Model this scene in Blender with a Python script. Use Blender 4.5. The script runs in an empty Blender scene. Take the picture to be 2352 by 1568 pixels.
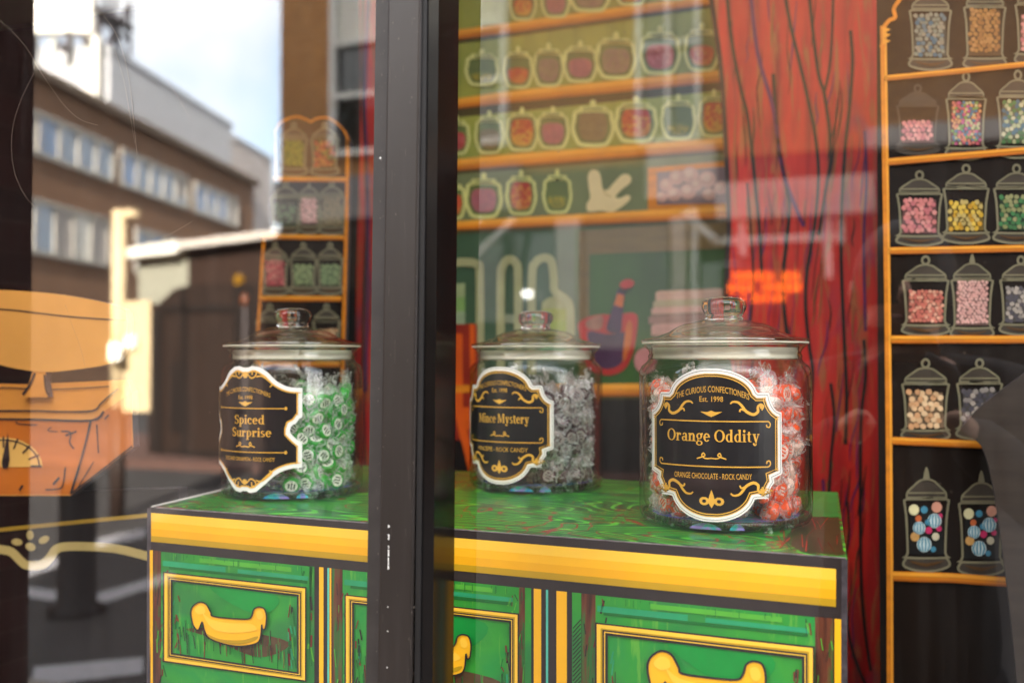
import bpy, bmesh, math, random
from mathutils import Vector, Matrix, Euler
from mathutils.geometry import tessellate_polygon
R = math.radians
rnd = random.Random(7)
scene = bpy.context.scene
COL = scene.collection
# ------------------------------------------------------------------ camera, sky, sun, exposure
TH, PITCH, F = R(21), math.atan(46/2287), 2287.0
CAM = Vector((0, -0.9, 1.45))
cd = bpy.data.cameras.new('camera'); cam = bpy.data.objects.new('camera', cd); COL.objects.link(cam)
cam.location = CAM; cam.rotation_euler = (R(90)+PITCH, 0, TH)
cd.sensor_width = 36; cd.lens = 36*F/2352; cd.clip_start = .05; cd.clip_end = 2000
cd.dof.use_dof = True; cd.dof.focus_distance = 1.11; cd.dof.aperture_fstop = 3.1
scene.camera = cam
SUN_EL, SUN_AZ = R(26), (0.371, 0.928)          # direction towards the sun (x, y): it stands behind the shop
world = bpy.data.worlds.new('World'); scene.world = world; world.use_nodes = True
nt = world.node_tree; nt.nodes.clear()
wo = nt.nodes.new('ShaderNodeOutputWorld'); bg = nt.nodes.new('ShaderNodeBackground')
sky = nt.nodes.new('ShaderNodeTexSky'); sky.sky_type = 'NISHITA'; sky.sun_disc = False
sky.sun_elevation = SUN_EL; sky.sun_rotation = math.atan2(SUN_AZ[0], SUN_AZ[1]); sky.dust_density = .7
tc = nt.nodes.new('ShaderNodeTexCoord'); nz = nt.nodes.new('ShaderNodeTexNoise')
nz.inputs['Scale'].default_value = 3.2; nz.inputs['Detail'].default_value = 6
rp = nt.nodes.new('ShaderNodeValToRGB'); rp.color_ramp.elements[0].position = .34; rp.color_ramp.elements[1].position = .55
mx = nt.nodes.new('ShaderNodeMix'); mx.data_type = 'RGBA'; mx.inputs[7].default_value = (6.7, 6.6, 6.5, 1)
nt.links.new(tc.outputs['Generated'], nz.inputs['Vector']); nt.links.new(nz.outputs['Fac'], rp.inputs['Fac'])
nt.links.new(rp.outputs['Color'], mx.inputs[0]); nt.links.new(sky.outputs['Color'], mx.inputs[6])
nt.links.new(mx.outputs[2], bg.inputs['Color']); bg.inputs['Strength'].default_value = .095
nt.links.new(bg.outputs['Background'], wo.inputs['Surface'])
sd = bpy.data.lights.new('sun', 'SUN'); sun = bpy.data.objects.new('sun', sd); COL.objects.link(sun)
sd.energy = 5.0; sd.angle = R(.5); sd.color = (1, .93, .82)
sv = Vector((SUN_AZ[0]*math.cos(SUN_EL), SUN_AZ[1]*math.cos(SUN_EL), math.sin(SUN_EL)))
sun.rotation_euler = sv.to_track_quat('Z', 'Y').to_euler(); sun.location = (5, 12, 20)
vs = scene.view_settings; scene.display_settings.display_device = 'sRGB'
vs.view_transform = 'Standard'; vs.look = 'None'; vs.gamma = 1; vs.use_curve_mapping = False
vs.exposure = 3.98
cy = scene.cycles
cy.max_bounces = 10; cy.transparent_max_bounces = 40; cy.diffuse_bounces = 4; cy.glossy_bounces = 5; cy.transmission_bounces = 8
cy.caustics_reflective = False; cy.caustics_refractive = False; cy.sample_clamp_indirect = 6
cy.use_denoising = True; cy.use_adaptive_sampling = False
try: cy.denoiser = 'OPENIMAGEDENOISE'
except Exception: pass

# ------------------------------------------------------------------ projection helpers (photo pixels, 2352 wide)
MAT = Euler((R(90)+PITCH, 0, TH)).to_matrix()
def ray(px, py): return MAT @ Vector(((px-1176)/F, (784-py)/F, -1))
def at(px, py, Y):
    d = ray(px, py); return CAM + d*((Y-CAM.y)/d.y)
def atz(px, py, Z):
    d = ray(px, py); return CAM + d*((Z-CAM.z)/d.z)
def atp(px, py, P, n):
    d = ray(px, py); return CAM + d*((P-CAM).dot(n)/d.dot(n))
def mir(v): return Vector((v.x, -v.y, v.z))      # the street stands in front of the glass: reflect a point across it

# ------------------------------------------------------------------ materials
def lin(c): return tuple(((v/255)/12.92 if v/255 <= .04045 else ((v/255+.055)/1.055)**2.4) for v in c)
MATS = {}
def mat(name, rgb, rough=.5, var=.12, scale=30, spec=.35, metal=0, bump=0, coat=0, stretch=None, rgb2=None):
    if name in MATS: return MATS[name]
    m = bpy.data.materials.new(name); m.use_nodes = True; t = m.node_tree
    b = t.nodes['Principled BSDF']; c = lin(rgb)
    n = t.nodes.new('ShaderNodeTexNoise'); n.inputs['Scale'].default_value = scale; n.inputs['Detail'].default_value = 5
    g = t.nodes.new('ShaderNodeTexCoord'); mp = t.nodes.new('ShaderNodeMapping')
    if stretch: mp.inputs['Scale'].default_value = stretch
    t.links.new(g.outputs['Object'], mp.inputs['Vector']); t.links.new(mp.outputs['Vector'], n.inputs['Vector'])
    r = t.nodes.new('ShaderNodeValToRGB'); e = r.color_ramp.elements
    e[0].position = .3; e[1].position = .7
    e[0].color = (*[v*(1-var) for v in c], 1); c2 = lin(rgb2) if rgb2 else [min(1, v*(1+var)) for v in c]
    e[1].color = (*c2, 1)
    t.links.new(n.outputs['Fac'], r.inputs['Fac']); t.links.new(r.outputs['Color'], b.inputs['Base Color'])
    b.inputs['Roughness'].default_value = rough; b.inputs['Metallic'].default_value = metal
    b.inputs['Specular IOR Level'].default_value = spec; b.inputs['Coat Weight'].default_value = coat
    if bump:
        bn = t.nodes.new('ShaderNodeBump'); bn.inputs['Strength'].default_value = bump; bn.inputs['Distance'].default_value = .002
        t.links.new(n.outputs['Fac'], bn.inputs['Height']); t.links.new(bn.outputs['Normal'], b.inputs['Normal'])
    MATS[name] = m; return m
def node_mat(name, build):
    m = bpy.data.materials.new(name); m.use_nodes = True; t = m.node_tree
    b = t.nodes['Principled BSDF']; build(t, b); MATS[name] = m; return m
def N(t, kind, **kw):
    n = t.nodes.new('ShaderNode'+kind)
    for k, v in kw.items():
        if k in n.inputs: n.inputs[k].default_value = v
        else: setattr(n, k, v)
    return n
def ramp(t, src, stops):
    r = t.nodes.new('ShaderNodeValToRGB'); e = r.color_ramp.elements
    while len(e) < len(stops): e.new(.5)
    for el, (p, c) in zip(e, stops): el.position = p; el.color = (*c, 1)
    t.links.new(src, r.inputs['Fac']); return r.outputs['Color']
def mixc(t, fac, a, b):
    m = t.nodes.new('ShaderNodeMix'); m.data_type = 'RGBA'
    for s, i in ((fac, 0), (a, 6), (b, 7)):
        if isinstance(s, (int, float)): m.inputs[i].default_value = s
        elif isinstance(s, tuple): m.inputs[i].default_value = (*s, 1)
        else: t.links.new(s, m.inputs[i])
    return m.outputs[2]
def coords(t, scale=(1, 1, 1), rot=(0, 0, 0)):
    g = t.nodes.new('ShaderNodeTexCoord'); mp = t.nodes.new('ShaderNodeMapping')
    mp.inputs['Scale'].default_value = scale; mp.inputs['Rotation'].default_value = rot
    t.links.new(g.outputs['Object'], mp.inputs['Vector']); return mp.outputs['Vector']
def noise(t, vec, scale, detail=4, dist=0):
    n = N(t, 'TexNoise', Scale=scale, Detail=detail, Distortion=dist); t.links.new(vec, n.inputs['Vector']); return n.outputs['Fac']

def thin_glass(name, r0, tint=(1, 1, 1), rough=0.0, dirt=0, edge=None):
    """A thin sheet: mirror by Schlick's law from both sides, else straight through."""
    m = bpy.data.materials.new(name); m.use_nodes = True; t = m.node_tree; t.nodes.clear()
    o = N(t, 'OutputMaterial'); tr = N(t, 'BsdfTransparent', Color=(*tint, 1)); gl = N(t, 'BsdfGlossy', Roughness=rough)
    lw = N(t, 'LayerWeight'); pw = N(t, 'Math', operation='POWER'); pw.inputs[1].default_value = 5
    mu = N(t, 'Math', operation='MULTIPLY_ADD'); mu.inputs[1].default_value = 1-r0; mu.inputs[2].default_value = r0; mu.use_clamp = True
    t.links.new(lw.outputs['Facing'], pw.inputs[0]); t.links.new(pw.outputs[0], mu.inputs[0])
    if edge:                                            # seen along its skin the glass is thick and takes its own colour
        p2 = N(t, 'Math', operation='POWER'); p2.inputs[1].default_value = 4; t.links.new(lw.outputs['Facing'], p2.inputs[0]); t.links.new(mixc(t, p2.outputs[0], tuple(tint), tuple(edge)), tr.inputs['Color'])
    ms = N(t, 'MixShader'); t.links.new(mu.outputs[0], ms.inputs[0])
    t.links.new(tr.outputs[0], ms.inputs[1]); t.links.new(gl.outputs[0], ms.inputs[2])
    out = ms.outputs[0]
    if dirt:                                            # a fine film of dust that runs down the pane
        v = coords(t, (1, 1, .07)); n = noise(t, v, 60, 8)
        r = ramp(t, n, [(.45, (0, 0, 0)), (.75, (dirt, dirt, dirt))])
        df = N(t, 'BsdfDiffuse', Color=(.8, .78, .72, 1)); m2 = N(t, 'MixShader')
        t.links.new(r, m2.inputs[0]); t.links.new(out, m2.inputs[1]); t.links.new(df.outputs[0], m2.inputs[2]); out = m2.outputs[0]
    t.links.new(out, o.inputs['Surface']); MATS[name] = m; return m

PANE = thin_glass('window_glass', .148, (.99, .988, .975), 0, .006)
JARG = thin_glass('jar_glass', .065, (.985, .99, .985), edge=(.50, .52, .38))
def _real(t, b):
    b.inputs['Base Color'].default_value = (1, .985, .93, 1); b.inputs['Roughness'].default_value = .0
    b.inputs['Transmission Weight'].default_value = 1; b.inputs['IOR'].default_value = 1.5
LIDG = node_mat('clear_glass', _real)
def _film(name, a, tint):
    m = bpy.data.materials.new(name); m.use_nodes = True; t = m.node_tree; b = t.nodes['Principled BSDF']
    b.inputs['Base Color'].default_value = (*tint, 1); b.inputs['Roughness'].default_value = .13; b.inputs['Specular IOR Level'].default_value = 1.0
    tr = N(t, 'BsdfTransparent'); ms = N(t, 'MixShader'); r = ramp(t, noise(t, coords(t), 80, 4, 1.6), [(.47, (a*.12,)*3), (.60, (a*2.0,)*3)])
    tl = N(t, 'BsdfTranslucent', Color=(*tint, 1)); m2 = N(t, 'MixShader'); m2.inputs[0].default_value = .5
    t.links.new(b.outputs[0], m2.inputs[1]); t.links.new(tl.outputs[0], m2.inputs[2])
    t.links.new(r, ms.inputs[0]); t.links.new(tr.outputs[0], ms.inputs[1]); t.links.new(m2.outputs[0], ms.inputs[2])
    t.links.new(ms.outputs[0], t.nodes['Material Output'].inputs['Surface']); return m
FILM = _film('wrapper_film', .25, (.96, .97, .95)); FILMC = _film('silver_film', .30, (.97, .96, .94))

GOLD = mat('print_gold', (250, 184, 30), .42, .05, 12)
GOLDL = mat('print_gold_light', (255, 198, 62), .42, .05, 12)
GOLDM = mat('print_gold_mid', (240, 172, 16), .42, .05, 12)
GOLDD = mat('print_gold_dark', (186, 146, 20), .42, .06, 12)
INK = mat('print_ink', (44, 36, 36), .45, .15, 30)
BLACK = mat('print_black', (24, 20, 18), .4, .2, 20)
BOARD = mat('board_edge', (70, 62, 66), .7, .2, 60)
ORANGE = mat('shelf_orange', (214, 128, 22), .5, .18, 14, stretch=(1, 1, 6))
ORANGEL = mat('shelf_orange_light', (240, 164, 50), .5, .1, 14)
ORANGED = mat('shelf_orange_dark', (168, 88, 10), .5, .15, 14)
CREAM = mat('print_cream', (214, 212, 130), .5, .1, 20)
CREAMD = mat('print_cream_dull', (138, 128, 98), .5, .15, 25)
BONE = mat('print_bone', (226, 204, 150), .5, .06, 20)
LABELW = mat('label_white', (245, 243, 238), .35, .02, 20, spec=.5)
LABELK = mat('label_black', (26, 24, 27), .3, .1, 20, spec=.5)
LABELG = mat('label_gold', (228, 172, 66), .35, .08, 60, spec=.5)

# ------------------------------------------------------------------ object helpers
def setp(o, label=None, cat=None, group=None, kind=None):
    if label: o['label'] = label
    if cat: o['category'] = cat
    if group: o['group'] = group
    if kind: o['kind'] = kind
    return o
def thing(name, label, cat, loc=(0, 0, 0), group=None):
    o = bpy.data.objects.new(name, None); COL.objects.link(o); o.location = loc; o.empty_display_size = .1
    return setp(o, label, cat, group)
def link(name, me, parent=None, smooth=False):
    o = bpy.data.objects.new(name, me); COL.objects.link(o)
    if parent is not None:
        o.parent = parent
        p = parent; off = Vector((0, 0, 0))
        while p is not None: off += p.location; p = p.parent
        o.location = -off if (me and me.get('world')) else (0, 0, 0)
    if smooth:
        for f in me.polygons: f.use_smooth = True
    return o
def mesh(name, verts, faces, mats, idx=None, parent=None, smooth=False, local=False):
    me = bpy.data.meshes.new(name); me.from_pydata([tuple(v) for v in verts], [], faces)
    for m in (mats if isinstance(mats, (list, tuple)) else [mats]): me.materials.append(m)
    if idx: me.polygons.foreach_set('material_index', idx)
    me.update()
    if not local: me['world'] = 1
    return link(name, me, parent, smooth)

def cr(pts, n=8, closed=False):
    """Catmull-Rom through pts."""
    P = [Vector((p[0], p[1])) for p in pts]; out = []; L = len(P)
    for i in range(L if closed else L-1):
        a, b, c, d = (P[(i-1) % L], P[i], P[(i+1) % L], P[(i+2) % L]) if closed else (P[max(i-1, 0)], P[i], P[i+1], P[min(i+2, L-1)])
        for k in range(n):
            s = k/n
            out.append(tuple(.5*((2*b)+(c-a)*s+(2*a-5*b+4*c-d)*s*s+(3*b-a-3*c+d)*s**3)))
    if not closed: out.append(tuple(P[-1]))
    return out
class Art:
    """Flat printed shapes, one mesh: 2-D points, laid in thin layers over the surface that fn maps to."""
    def __init__(s, fn, cuts=None): s.fn, s.cuts, s.v, s.f, s.m, s.mats = fn, cuts, [], [], [], []
    def mi(s, m):
        if m not in s.mats: s.mats.append(m)
        return s.mats.index(m)
    def poly(s, pts, m, layer=1):
        pts = [(p[0], p[1]) for p in pts]; b = len(s.v); s.v += [(x, y, layer) for x, y in pts]; k = s.mi(m)
        for t in tessellate_polygon([[Vector((x, y, 0)) for x, y in pts]]):
            if len(set(t)) == 3: s.f.append(tuple(b+i for i in t)); s.m.append(k)
        return s
    def raw(s, verts, faces, m, layer=1):
        b = len(s.v); s.v += [(x, y, layer) for x, y in verts]; k = s.mi(m)
        for f in faces: s.f.append(tuple(b+i for i in f)); s.m.append(k)
        return s
    def rib(s, pts, w, m, layer=1, closed=False):
        P = [Vector((p[0], p[1])) for p in pts]; L = len(P)
        if L < 2: return s
        b = len(s.v); k = s.mi(m)
        for i, p in enumerate(P):
            a = P[(i-1) % L] if (closed or i) else p; c = P[(i+1) % L] if (closed or i < L-1) else p
            d1 = (p-a).normalized() if (p-a).length else (c-p).normalized(); d2 = (c-p).normalized() if (c-p).length else d1
            n = Vector((-(d1+d2).y, (d1+d2).x))
            n = n.normalized() if n.length > 1e-6 else Vector((-d1.y, d1.x))
            q = max(.5, n.dot(Vector((-d1.y, d1.x))))
            ww = (w[i] if isinstance(w, (list, tuple)) else w)/2/q
            s.v += [(p.x+n.x*ww, p.y+n.y*ww, layer), (p.x-n.x*ww, p.y-n.y*ww, layer)]
        for i in range(L if closed else L-1):
            j = (i+1) % L; s.f.append((b+2*i, b+2*i+1, b+2*j+1, b+2*j)); s.m.append(k)
        return s
    def ell(s, cx, cy, rx, ry, m, layer=1, n=16, rot=0, wob=0):
        c, q = math.cos(rot), math.sin(rot); P = []
        for i in range(n):
            a = 2*math.pi*i/n; f = 1+wob*(rnd.random()-.5); x, y = rx*math.cos(a)*f, ry*math.sin(a)*f
            P.append((cx+x*c-y*q, cy+x*q+y*c))
        return s.poly(P, m, layer)
    def build(s, name, parent=None):
        if s.cuts is None:
            return mesh(name, [s.fn(*v) for v in s.v], s.f, s.mats, s.m, parent)
        bm = bmesh.new(); V = [bm.verts.new((x, y, l)) for x, y, l in s.v]
        for f, k in zip(s.f, s.m):
            try: q = bm.faces.new([V[i] for i in f]); q.material_index = k
            except ValueError: pass
        for u in s.cuts:
            bmesh.ops.bisect_plane(bm, geom=bm.verts[:]+bm.edges[:]+bm.faces[:], plane_co=(u, 0, 0), plane_no=(1, 0, 0), dist=1e-7)
        for v in bm.verts: v.co = s.fn(*v.co)
        me = bpy.data.meshes.new(name); bm.to_mesh(me); bm.free()
        for m in s.mats: me.materials.append(m)
        me['world'] = 1
        return link(name, me, parent)
def ypl(Y, dl=.0008): return lambda x, y, l: at(x, y, Y-l*dl)
def board(name, pts, Y, th, m, parent=None, edge=None):
    """A cut-out board: the outline in photo pixels on the plane y = Y, given real thickness."""
    A = [at(x, y, Y) for x, y in pts]; B = [a+Vector((0, th, 0)) for a in A]; n = len(A)
    T = [t for t in tessellate_polygon([[Vector((x, y, 0)) for x, y in pts]])]
    f = [tuple(t) for t in T]+[tuple(n+i for i in t[::-1]) for t in T]+[(i, (i+1) % n, n+(i+1) % n, n+i) for i in range(n)]
    return mesh(name, A+B, f, [m, edge or BOARD], [0]*(2*len(T))+[1]*n, parent)
class MB:
    def __init__(s): s.v, s.f, s.m, s.mats = [], [], [], []
    def add(s, v, f, m):
        b = len(s.v); s.v += [Vector(x) for x in v]
        if m not in s.mats: s.mats.append(m)
        k = s.mats.index(m)
        for q in f: s.f.append(tuple(b+i for i in q)); s.m.append(k)
        return s
    def box(s, x0, x1, y0, y1, z0, z1, m, M=None):
        v = [Vector((x, y, z)) for x in (x0, x1) for y in (y0, y1) for z in (z0, z1)]
        if M: v = [M @ p for p in v]
        return s.add(v, [(0, 1, 3, 2), (4, 6, 7, 5), (0, 4, 5, 1), (2, 3, 7, 6), (0, 2, 6, 4), (1, 5, 7, 3)], m)
    def tube(s, a, b, r, m, n=10, r2=None):
        a, b = Vector(a), Vector(b); q = (b-a).to_track_quat('Z', 'Y'); r2 = r if r2 is None else r2; v = []
        for p, rr in ((a, r), (b, r2)):
            v += [p+q @ Vector((rr*math.cos(2*math.pi*i/n), rr*math.sin(2*math.pi*i/n), 0)) for i in range(n)]
        return s.add(v, [(i, (i+1) % n, n+(i+1) % n, n+i) for i in range(n)]+[tuple(range(n))[::-1], tuple(range(n, 2*n))], m)
    def lathe(s, prof, m, n=48, c=(0, 0, 0), closed=False):
        v = []; c = Vector(c)
        for r, z in prof: v += [c+Vector((r*math.cos(2*math.pi*i/n), r*math.sin(2*math.pi*i/n), z)) for i in range(n)]
        L = len(prof); f = [(j*n+i, j*n+(i+1) % n, ((j+1) % L)*n+(i+1) % n, ((j+1) % L)*n+i) for j in range(L if closed else L-1) for i in range(n)]
        return s.add(v, f, m)
    def build(s, name, parent=None, smooth=False, local=False, fix=False):
        o = mesh(name, s.v, s.f, s.mats, s.m, parent, smooth, local)
        if fix:
            bm = bmesh.new(); bm.from_mesh(o.data); bmesh.ops.remove_doubles(bm, verts=bm.verts, dist=1e-7); bmesh.ops.recalc_face_normals(bm, faces=bm.faces); bm.to_mesh(o.data); bm.free()
        return o

# ------------------------------------------------------------------ the setting: ground, road, pavements
ASPH = mat('asphalt', (50, 47, 46), .85, .3, 40, bump=.4)
PAVE = mat('brick_paving', (84, 60, 52), .85, .25, 18)
SLAB = mat('paving_slab', (120, 112, 104), .85, .2, 6)
PAINT = mat('road_paint', (150, 148, 152), .7, .2, 30)
b = MB(); b.box(-300, 300, -300, 60, -.5, -.004, ASPH); setp(b.build('road'), kind='structure')
b = MB(); b.box(-60, 60, -2.3, -.02, -.3, .12, SLAB); setp(b.build('pavement'), kind='structure')
def street_poly(z, pts): return [mir(atz(x, y, z)) for x, y in pts]
b = MB(); b.box(-16, 60, -14, -10.0, -.3, .1, PAVE); setp(b.build('far_pavement'), kind='structure')
b = MB()
for pts in (((60, 1296), (165, 1268), (190, 1245), (335, 1212), (335, 1232), (205, 1262), (175, 1288), (62, 1322)),
            ((45, 1345), (210, 1366), (400, 1310), (400, 1332), (215, 1392), (45, 1368)),
            ((80, 1530), (330, 1508), (330, 1545), (70, 1575))):
    P = street_poly(.004, pts); n = len(P)
    for t in tessellate_polygon([[Vector((x, y, 0)) for x, y in pts]]): b.add([P[i] for i in t], [(0, 1, 2)], PAINT)
setp(b.build('road_marking'), kind='structure')

# ------------------------------------------------------------------ the shop round the display window
SHOPW = mat('shop_dark_paint', (30, 28, 29), .5, .2, 20)
VOID = mat('display_black', (17, 13, 13), .7, .2, 8)
CEIL = mat('display_ceiling', (240, 232, 214), .8, .05, 5)
def bricks(name, c1, c2, mort, scale=4.4):
    def f(t, b):
        v = coords(t, (1, 1, 1), (R(90), 0, 0)); br = N(t, 'TexBrick', Scale=scale)
        br.inputs['Color1'].default_value = (*lin(c1), 1); br.inputs['Color2'].default_value = (*lin(c2), 1); br.inputs['Mortar'].default_value = (*lin(mort), 1)
        br.inputs['Mortar Size'].default_value = .012; t.links.new(v, br.inputs['Vector'])
        n = noise(t, coords(t), 1.3, 6); c = mixc(t, ramp(t, n, [(.35, (0, 0, 0)), (.7, (.35, .35, .35))]), br.outputs['Color'], tuple(v*.45 for v in lin(c1)))
        t.links.new(c, b.inputs['Base Color']); b.inputs['Roughness'].default_value = .85
    return node_mat(name, f)
DBRICK = bricks('dark_brick', (78, 36, 28), (58, 28, 22), (84, 58, 48))
WX0, WX1, WZ0, WZ1 = -1.5, 1.25, .62, 2.95
shop = thing('shop_building', 'dark painted shop building whose lit display stands behind the window panes', 'building', (0, 0, 0))
b = MB()
b.box(WX1+.08, 30, .0, .12, 0, 15, SHOPW).box(-3.12, WX0-.08, 0, .12, 0, 15, SHOPW)
b.box(WX0-.08, WX1+.08, 0, .12, WZ1+.08, 15, SHOPW).box(WX0-.08, WX1+.08, -.03, .12, 0, WZ0-.08, SHOPW); b.build('front_wall', shop)
b = MB(); b.box(-3.12, 30, .12, 1.5, 14.6, 15, SHOPW).box(-3.12, -3.0, .12, 1.5, 0, 14.6, SHOPW).box(29.8, 30, .12, 1.5, 0, 14.6, SHOPW).box(-3.0, 29.8, 1.42, 1.5, 0, 14.6, SHOPW); b.build('outer_wall', shop)
b = MB(); b.box(-2.9, 1.45, 1.35, 1.4, .5, 3.05, VOID).box(-2.95, -2.9, .12, 1.4, .5, 3.05, VOID).box(1.45, 1.5, .12, 1.4, .5, 3.05, VOID); b.build('display_wall', shop)
b = MB(); b.box(-2.9, -.8, 1.06, 1.349, 2.46, 3.0, mat('reflector_cream', (246, 232, 192), .7, .05, 5)).box(-.8, 1.45, 1.058, 1.349, 2.27, 3.0, mat('reflector_cream', (0, 0, 0))); b.build('lid_reflector', shop)  # unseen pale blocks, added so the jar lids mirror something bright
b = MB(); b.box(-2.9, 1.45, .12, 1.35, .45, .52, VOID); b.build('display_floor', shop)
b = MB(); b.box(-2.9, 1.45, .12, 1.35, 3.0, 3.05, CEIL); b.build('display_ceiling', shop)
pier = thing('brick_pier', 'very dark brown brick pier at the far left, seen mirrored in the window', 'brick pier', (-1.75, -.25, 0))
b = MB(); b.box(-2.1, -1.49, -.5, -.035, .1, 6, DBRICK); b.build('brick_shaft', pier)
b = MB(); b.box(-2.14, -1.47, -.53, -.035, .0, .1, DBRICK); b.build('plinth', pier)

# ------------------------------------------------------------------ the window: post, frame, panes
def _post(t, b):
    v = coords(t, (1, 1, .05)); n = noise(t, v, 160, 6); n2 = noise(t, coords(t), 7, 5)
    c = mixc(t, n2, lin((24, 19, 16)), lin((36, 30, 27))); c = mixc(t, ramp(t, n, [(.5, (0, 0, 0)), (.8, (.35, .35, .35))]), c, lin((50, 45, 44)))
    t.links.new(c, b.inputs['Base Color']); b.inputs['Roughness'].default_value = .38
    n3 = noise(t, coords(t), 90, 6); bn = N(t, 'Bump', Strength=.12, Distance=.001); t.links.new(n3, bn.inputs['Height']); t.links.new(bn.outputs[0], b.inputs['Normal'])
POSTM = node_mat('grey_post_paint', _post)
GLOSSK = mat('gloss_black_frame', (15, 12, 11), .12, .2, 30, spec=.45)
RUBBER = mat('rubber_gasket', (12, 10, 10), .6, .2, 50)
BEADM = mat('weathered_bead', (48, 44, 42), .5, .2, 40)
CHIP = mat('chipped_white_paint', (225, 222, 216), .7, .1, 60)
win = thing('shop_window', 'two large reflecting panes held by a dark grey painted wooden post', 'shop window', (0, 0, WZ0))
YF = -.056
xl, xr = at(873, 784, YF).x, at(959, 784, YF).x
b = MB(); z0, z1 = WZ0-.05, WZ1+.05
# the post leans a little, as in the photograph
def lean(bl):
    def q(v): v.x += (v.z-1.45)*bl
    return q
def build_lean(mb, name, k=.014, parent=win):
    for v in mb.v: v.x += (v.z-1.45)*k
    return mb.build(name, parent)
b.box(xl+.002, xr-.002, YF, -.004, z0, z1, POSTM); o = build_lean(b, 'window_post')
bv = o.modifiers.new('bevel', 'BEVEL'); bv.width = .0025; bv.segments = 2
xlb = at(851, 784, -.042).x
b = MB(); b.box(xlb, xl+.0005, -.042, -.004, z0, z1, BEADM); build_lean(b, 'side_bead')
xg = at(972, 784, YF+.003).x
b = MB(); b.box(xr-.001, xg, YF+.003, -.004, z0, z1, RUBBER); build_lean(b, 'gasket', .010)
xs = xg
b = MB(); b.box(xs, xs+.012, -.051, -.0045, z0, z1, GLOSSK); build_lean(b, 'inner_frame', .008)
b = MB(); b.box(WX0-.08, WX1+.08, -.09, .05, WZ0-.08, WZ0, POSTM); b.build('window_sill', win)
b = MB(); b.box(WX0-.08, WX0, -.03, .05, WZ0, WZ1, POSTM).box(WX1, WX1+.08, -.03, .05, WZ0, WZ1, POSTM).box(WX0-.08, WX1+.08, -.03, .05, WZ1, WZ1+.08, POSTM); b.build('outer_frame', win)
mid = (xl+xr)/2
def pane(x0, x1):
    return mesh('window_pane', [(x0, 0, WZ0), (x1, 0, WZ0), (x1, 0, WZ1), (x0, 0, WZ1)], [(0, 1, 2, 3)], PANE, None, win)
pl_, pr_ = pane(WX0, mid), pane(mid+.001, WX1)
# paint chips down the post, scratches and specks on the glass
b = Art(lambda x, y, l: at(x, y, YF-.0006*l))
for y0, y1, w in ((1205, 1210, 3), (1226, 1238, 2.6), (1252, 1258, 2), (1262, 1276, 2.6), (1280, 1296, 2), (1298, 1306, 3), (1391, 1394, 2), (1447, 1450, 2), (1530, 1533, 2)):
    x = 893-(y0-1205)*.012
    b.poly(cr([(x-w/2, y0), (x+w/2, y0+1), (x+w*.4, (y0+y1)/2), (x+w/2, y1), (x-w/2, y1), (x-w*.3, (y0+y1)/2)], 3, True), CHIP)
b.ell(873.5, 363, 1.6, 2.6, CHIP, 1, 8); b.build('paint_chip', win)
b = Art(lambda x, y, l: at(x, y, YF-.0004*l)); q = random.Random(17); WORN = mat('worn_post_paint', (92, 84, 78), .7, .3, 200)
for _ in range(70):                                    # rubbed edges and knocks in the paint
    y = q.uniform(0, 1560); x = q.choice((q.gauss(952, 2.5), q.gauss(872, 2), q.uniform(876, 950)))-(y-784)*.0075
    b.ell(x, y, q.uniform(.4, 1.3), q.uniform(.6, 3.2), WORN, 1, 7, 0, .5)
for _ in range(16):
    x, y = q.uniform(878, 948), q.uniform(0, 1500); b.rib([(x, y), (x+q.uniform(-2, 2), y+q.uniform(10, 60))], .5, WORN, 1)
b.build('worn_mark', win)
SCR = mat('glass_scratch', (120, 106, 92), .4, .1, 40)
def scratch(pts, w=.75):
    w *= .6
    Art(lambda x, y, l: at(x, y, -.0008)).rib(cr(pts, 10), w, SCR).build('scratch', pl_)
scratch([(0, 48), (30, 75), (62, 112), (90, 160), (120, 205), (150, 245), (185, 275), (225, 288)], .8)
scratch([(78, 168), (48, 230), (30, 290), (27, 350), (36, 405), (58, 450), (80, 475)], .7)
scratch([(228, 25), (262, 70), (285, 130), (300, 210), (308, 290), (315, 355)], .8)
scratch([(262, 110), (283, 180), (296, 250), (310, 330)], .6); scratch([(380, 180), (410, 225), (437, 275)], .5)
scratch([(373, 546), (405, 530), (442, 508)], .7); scratch([(150, 700), (165, 745), (185, 800), (197, 850)], .5)
a = Art(lambda x, y, l: at(x, y, -.0012)); q = random.Random(3)
for _ in range(55):
    x, y = q.uniform(1045, 2340), q.uniform(40, 1150); r = q.uniform(.5, 1.3); a.ell(x, y, r, r*q.uniform(.8, 1.3), SCR, 1, 7)
a.build('dust_speck', pr_)
a = Art(lambda x, y, l: at(x, y, -.0012))
for _ in range(16):
    x, y = q.uniform(70, 840), q.uniform(40, 1150); r = q.uniform(.5, 1.2); a.ell(x, y, r, r, SCR, 1, 7)
a.build('dust_speck', pl_)
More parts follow.
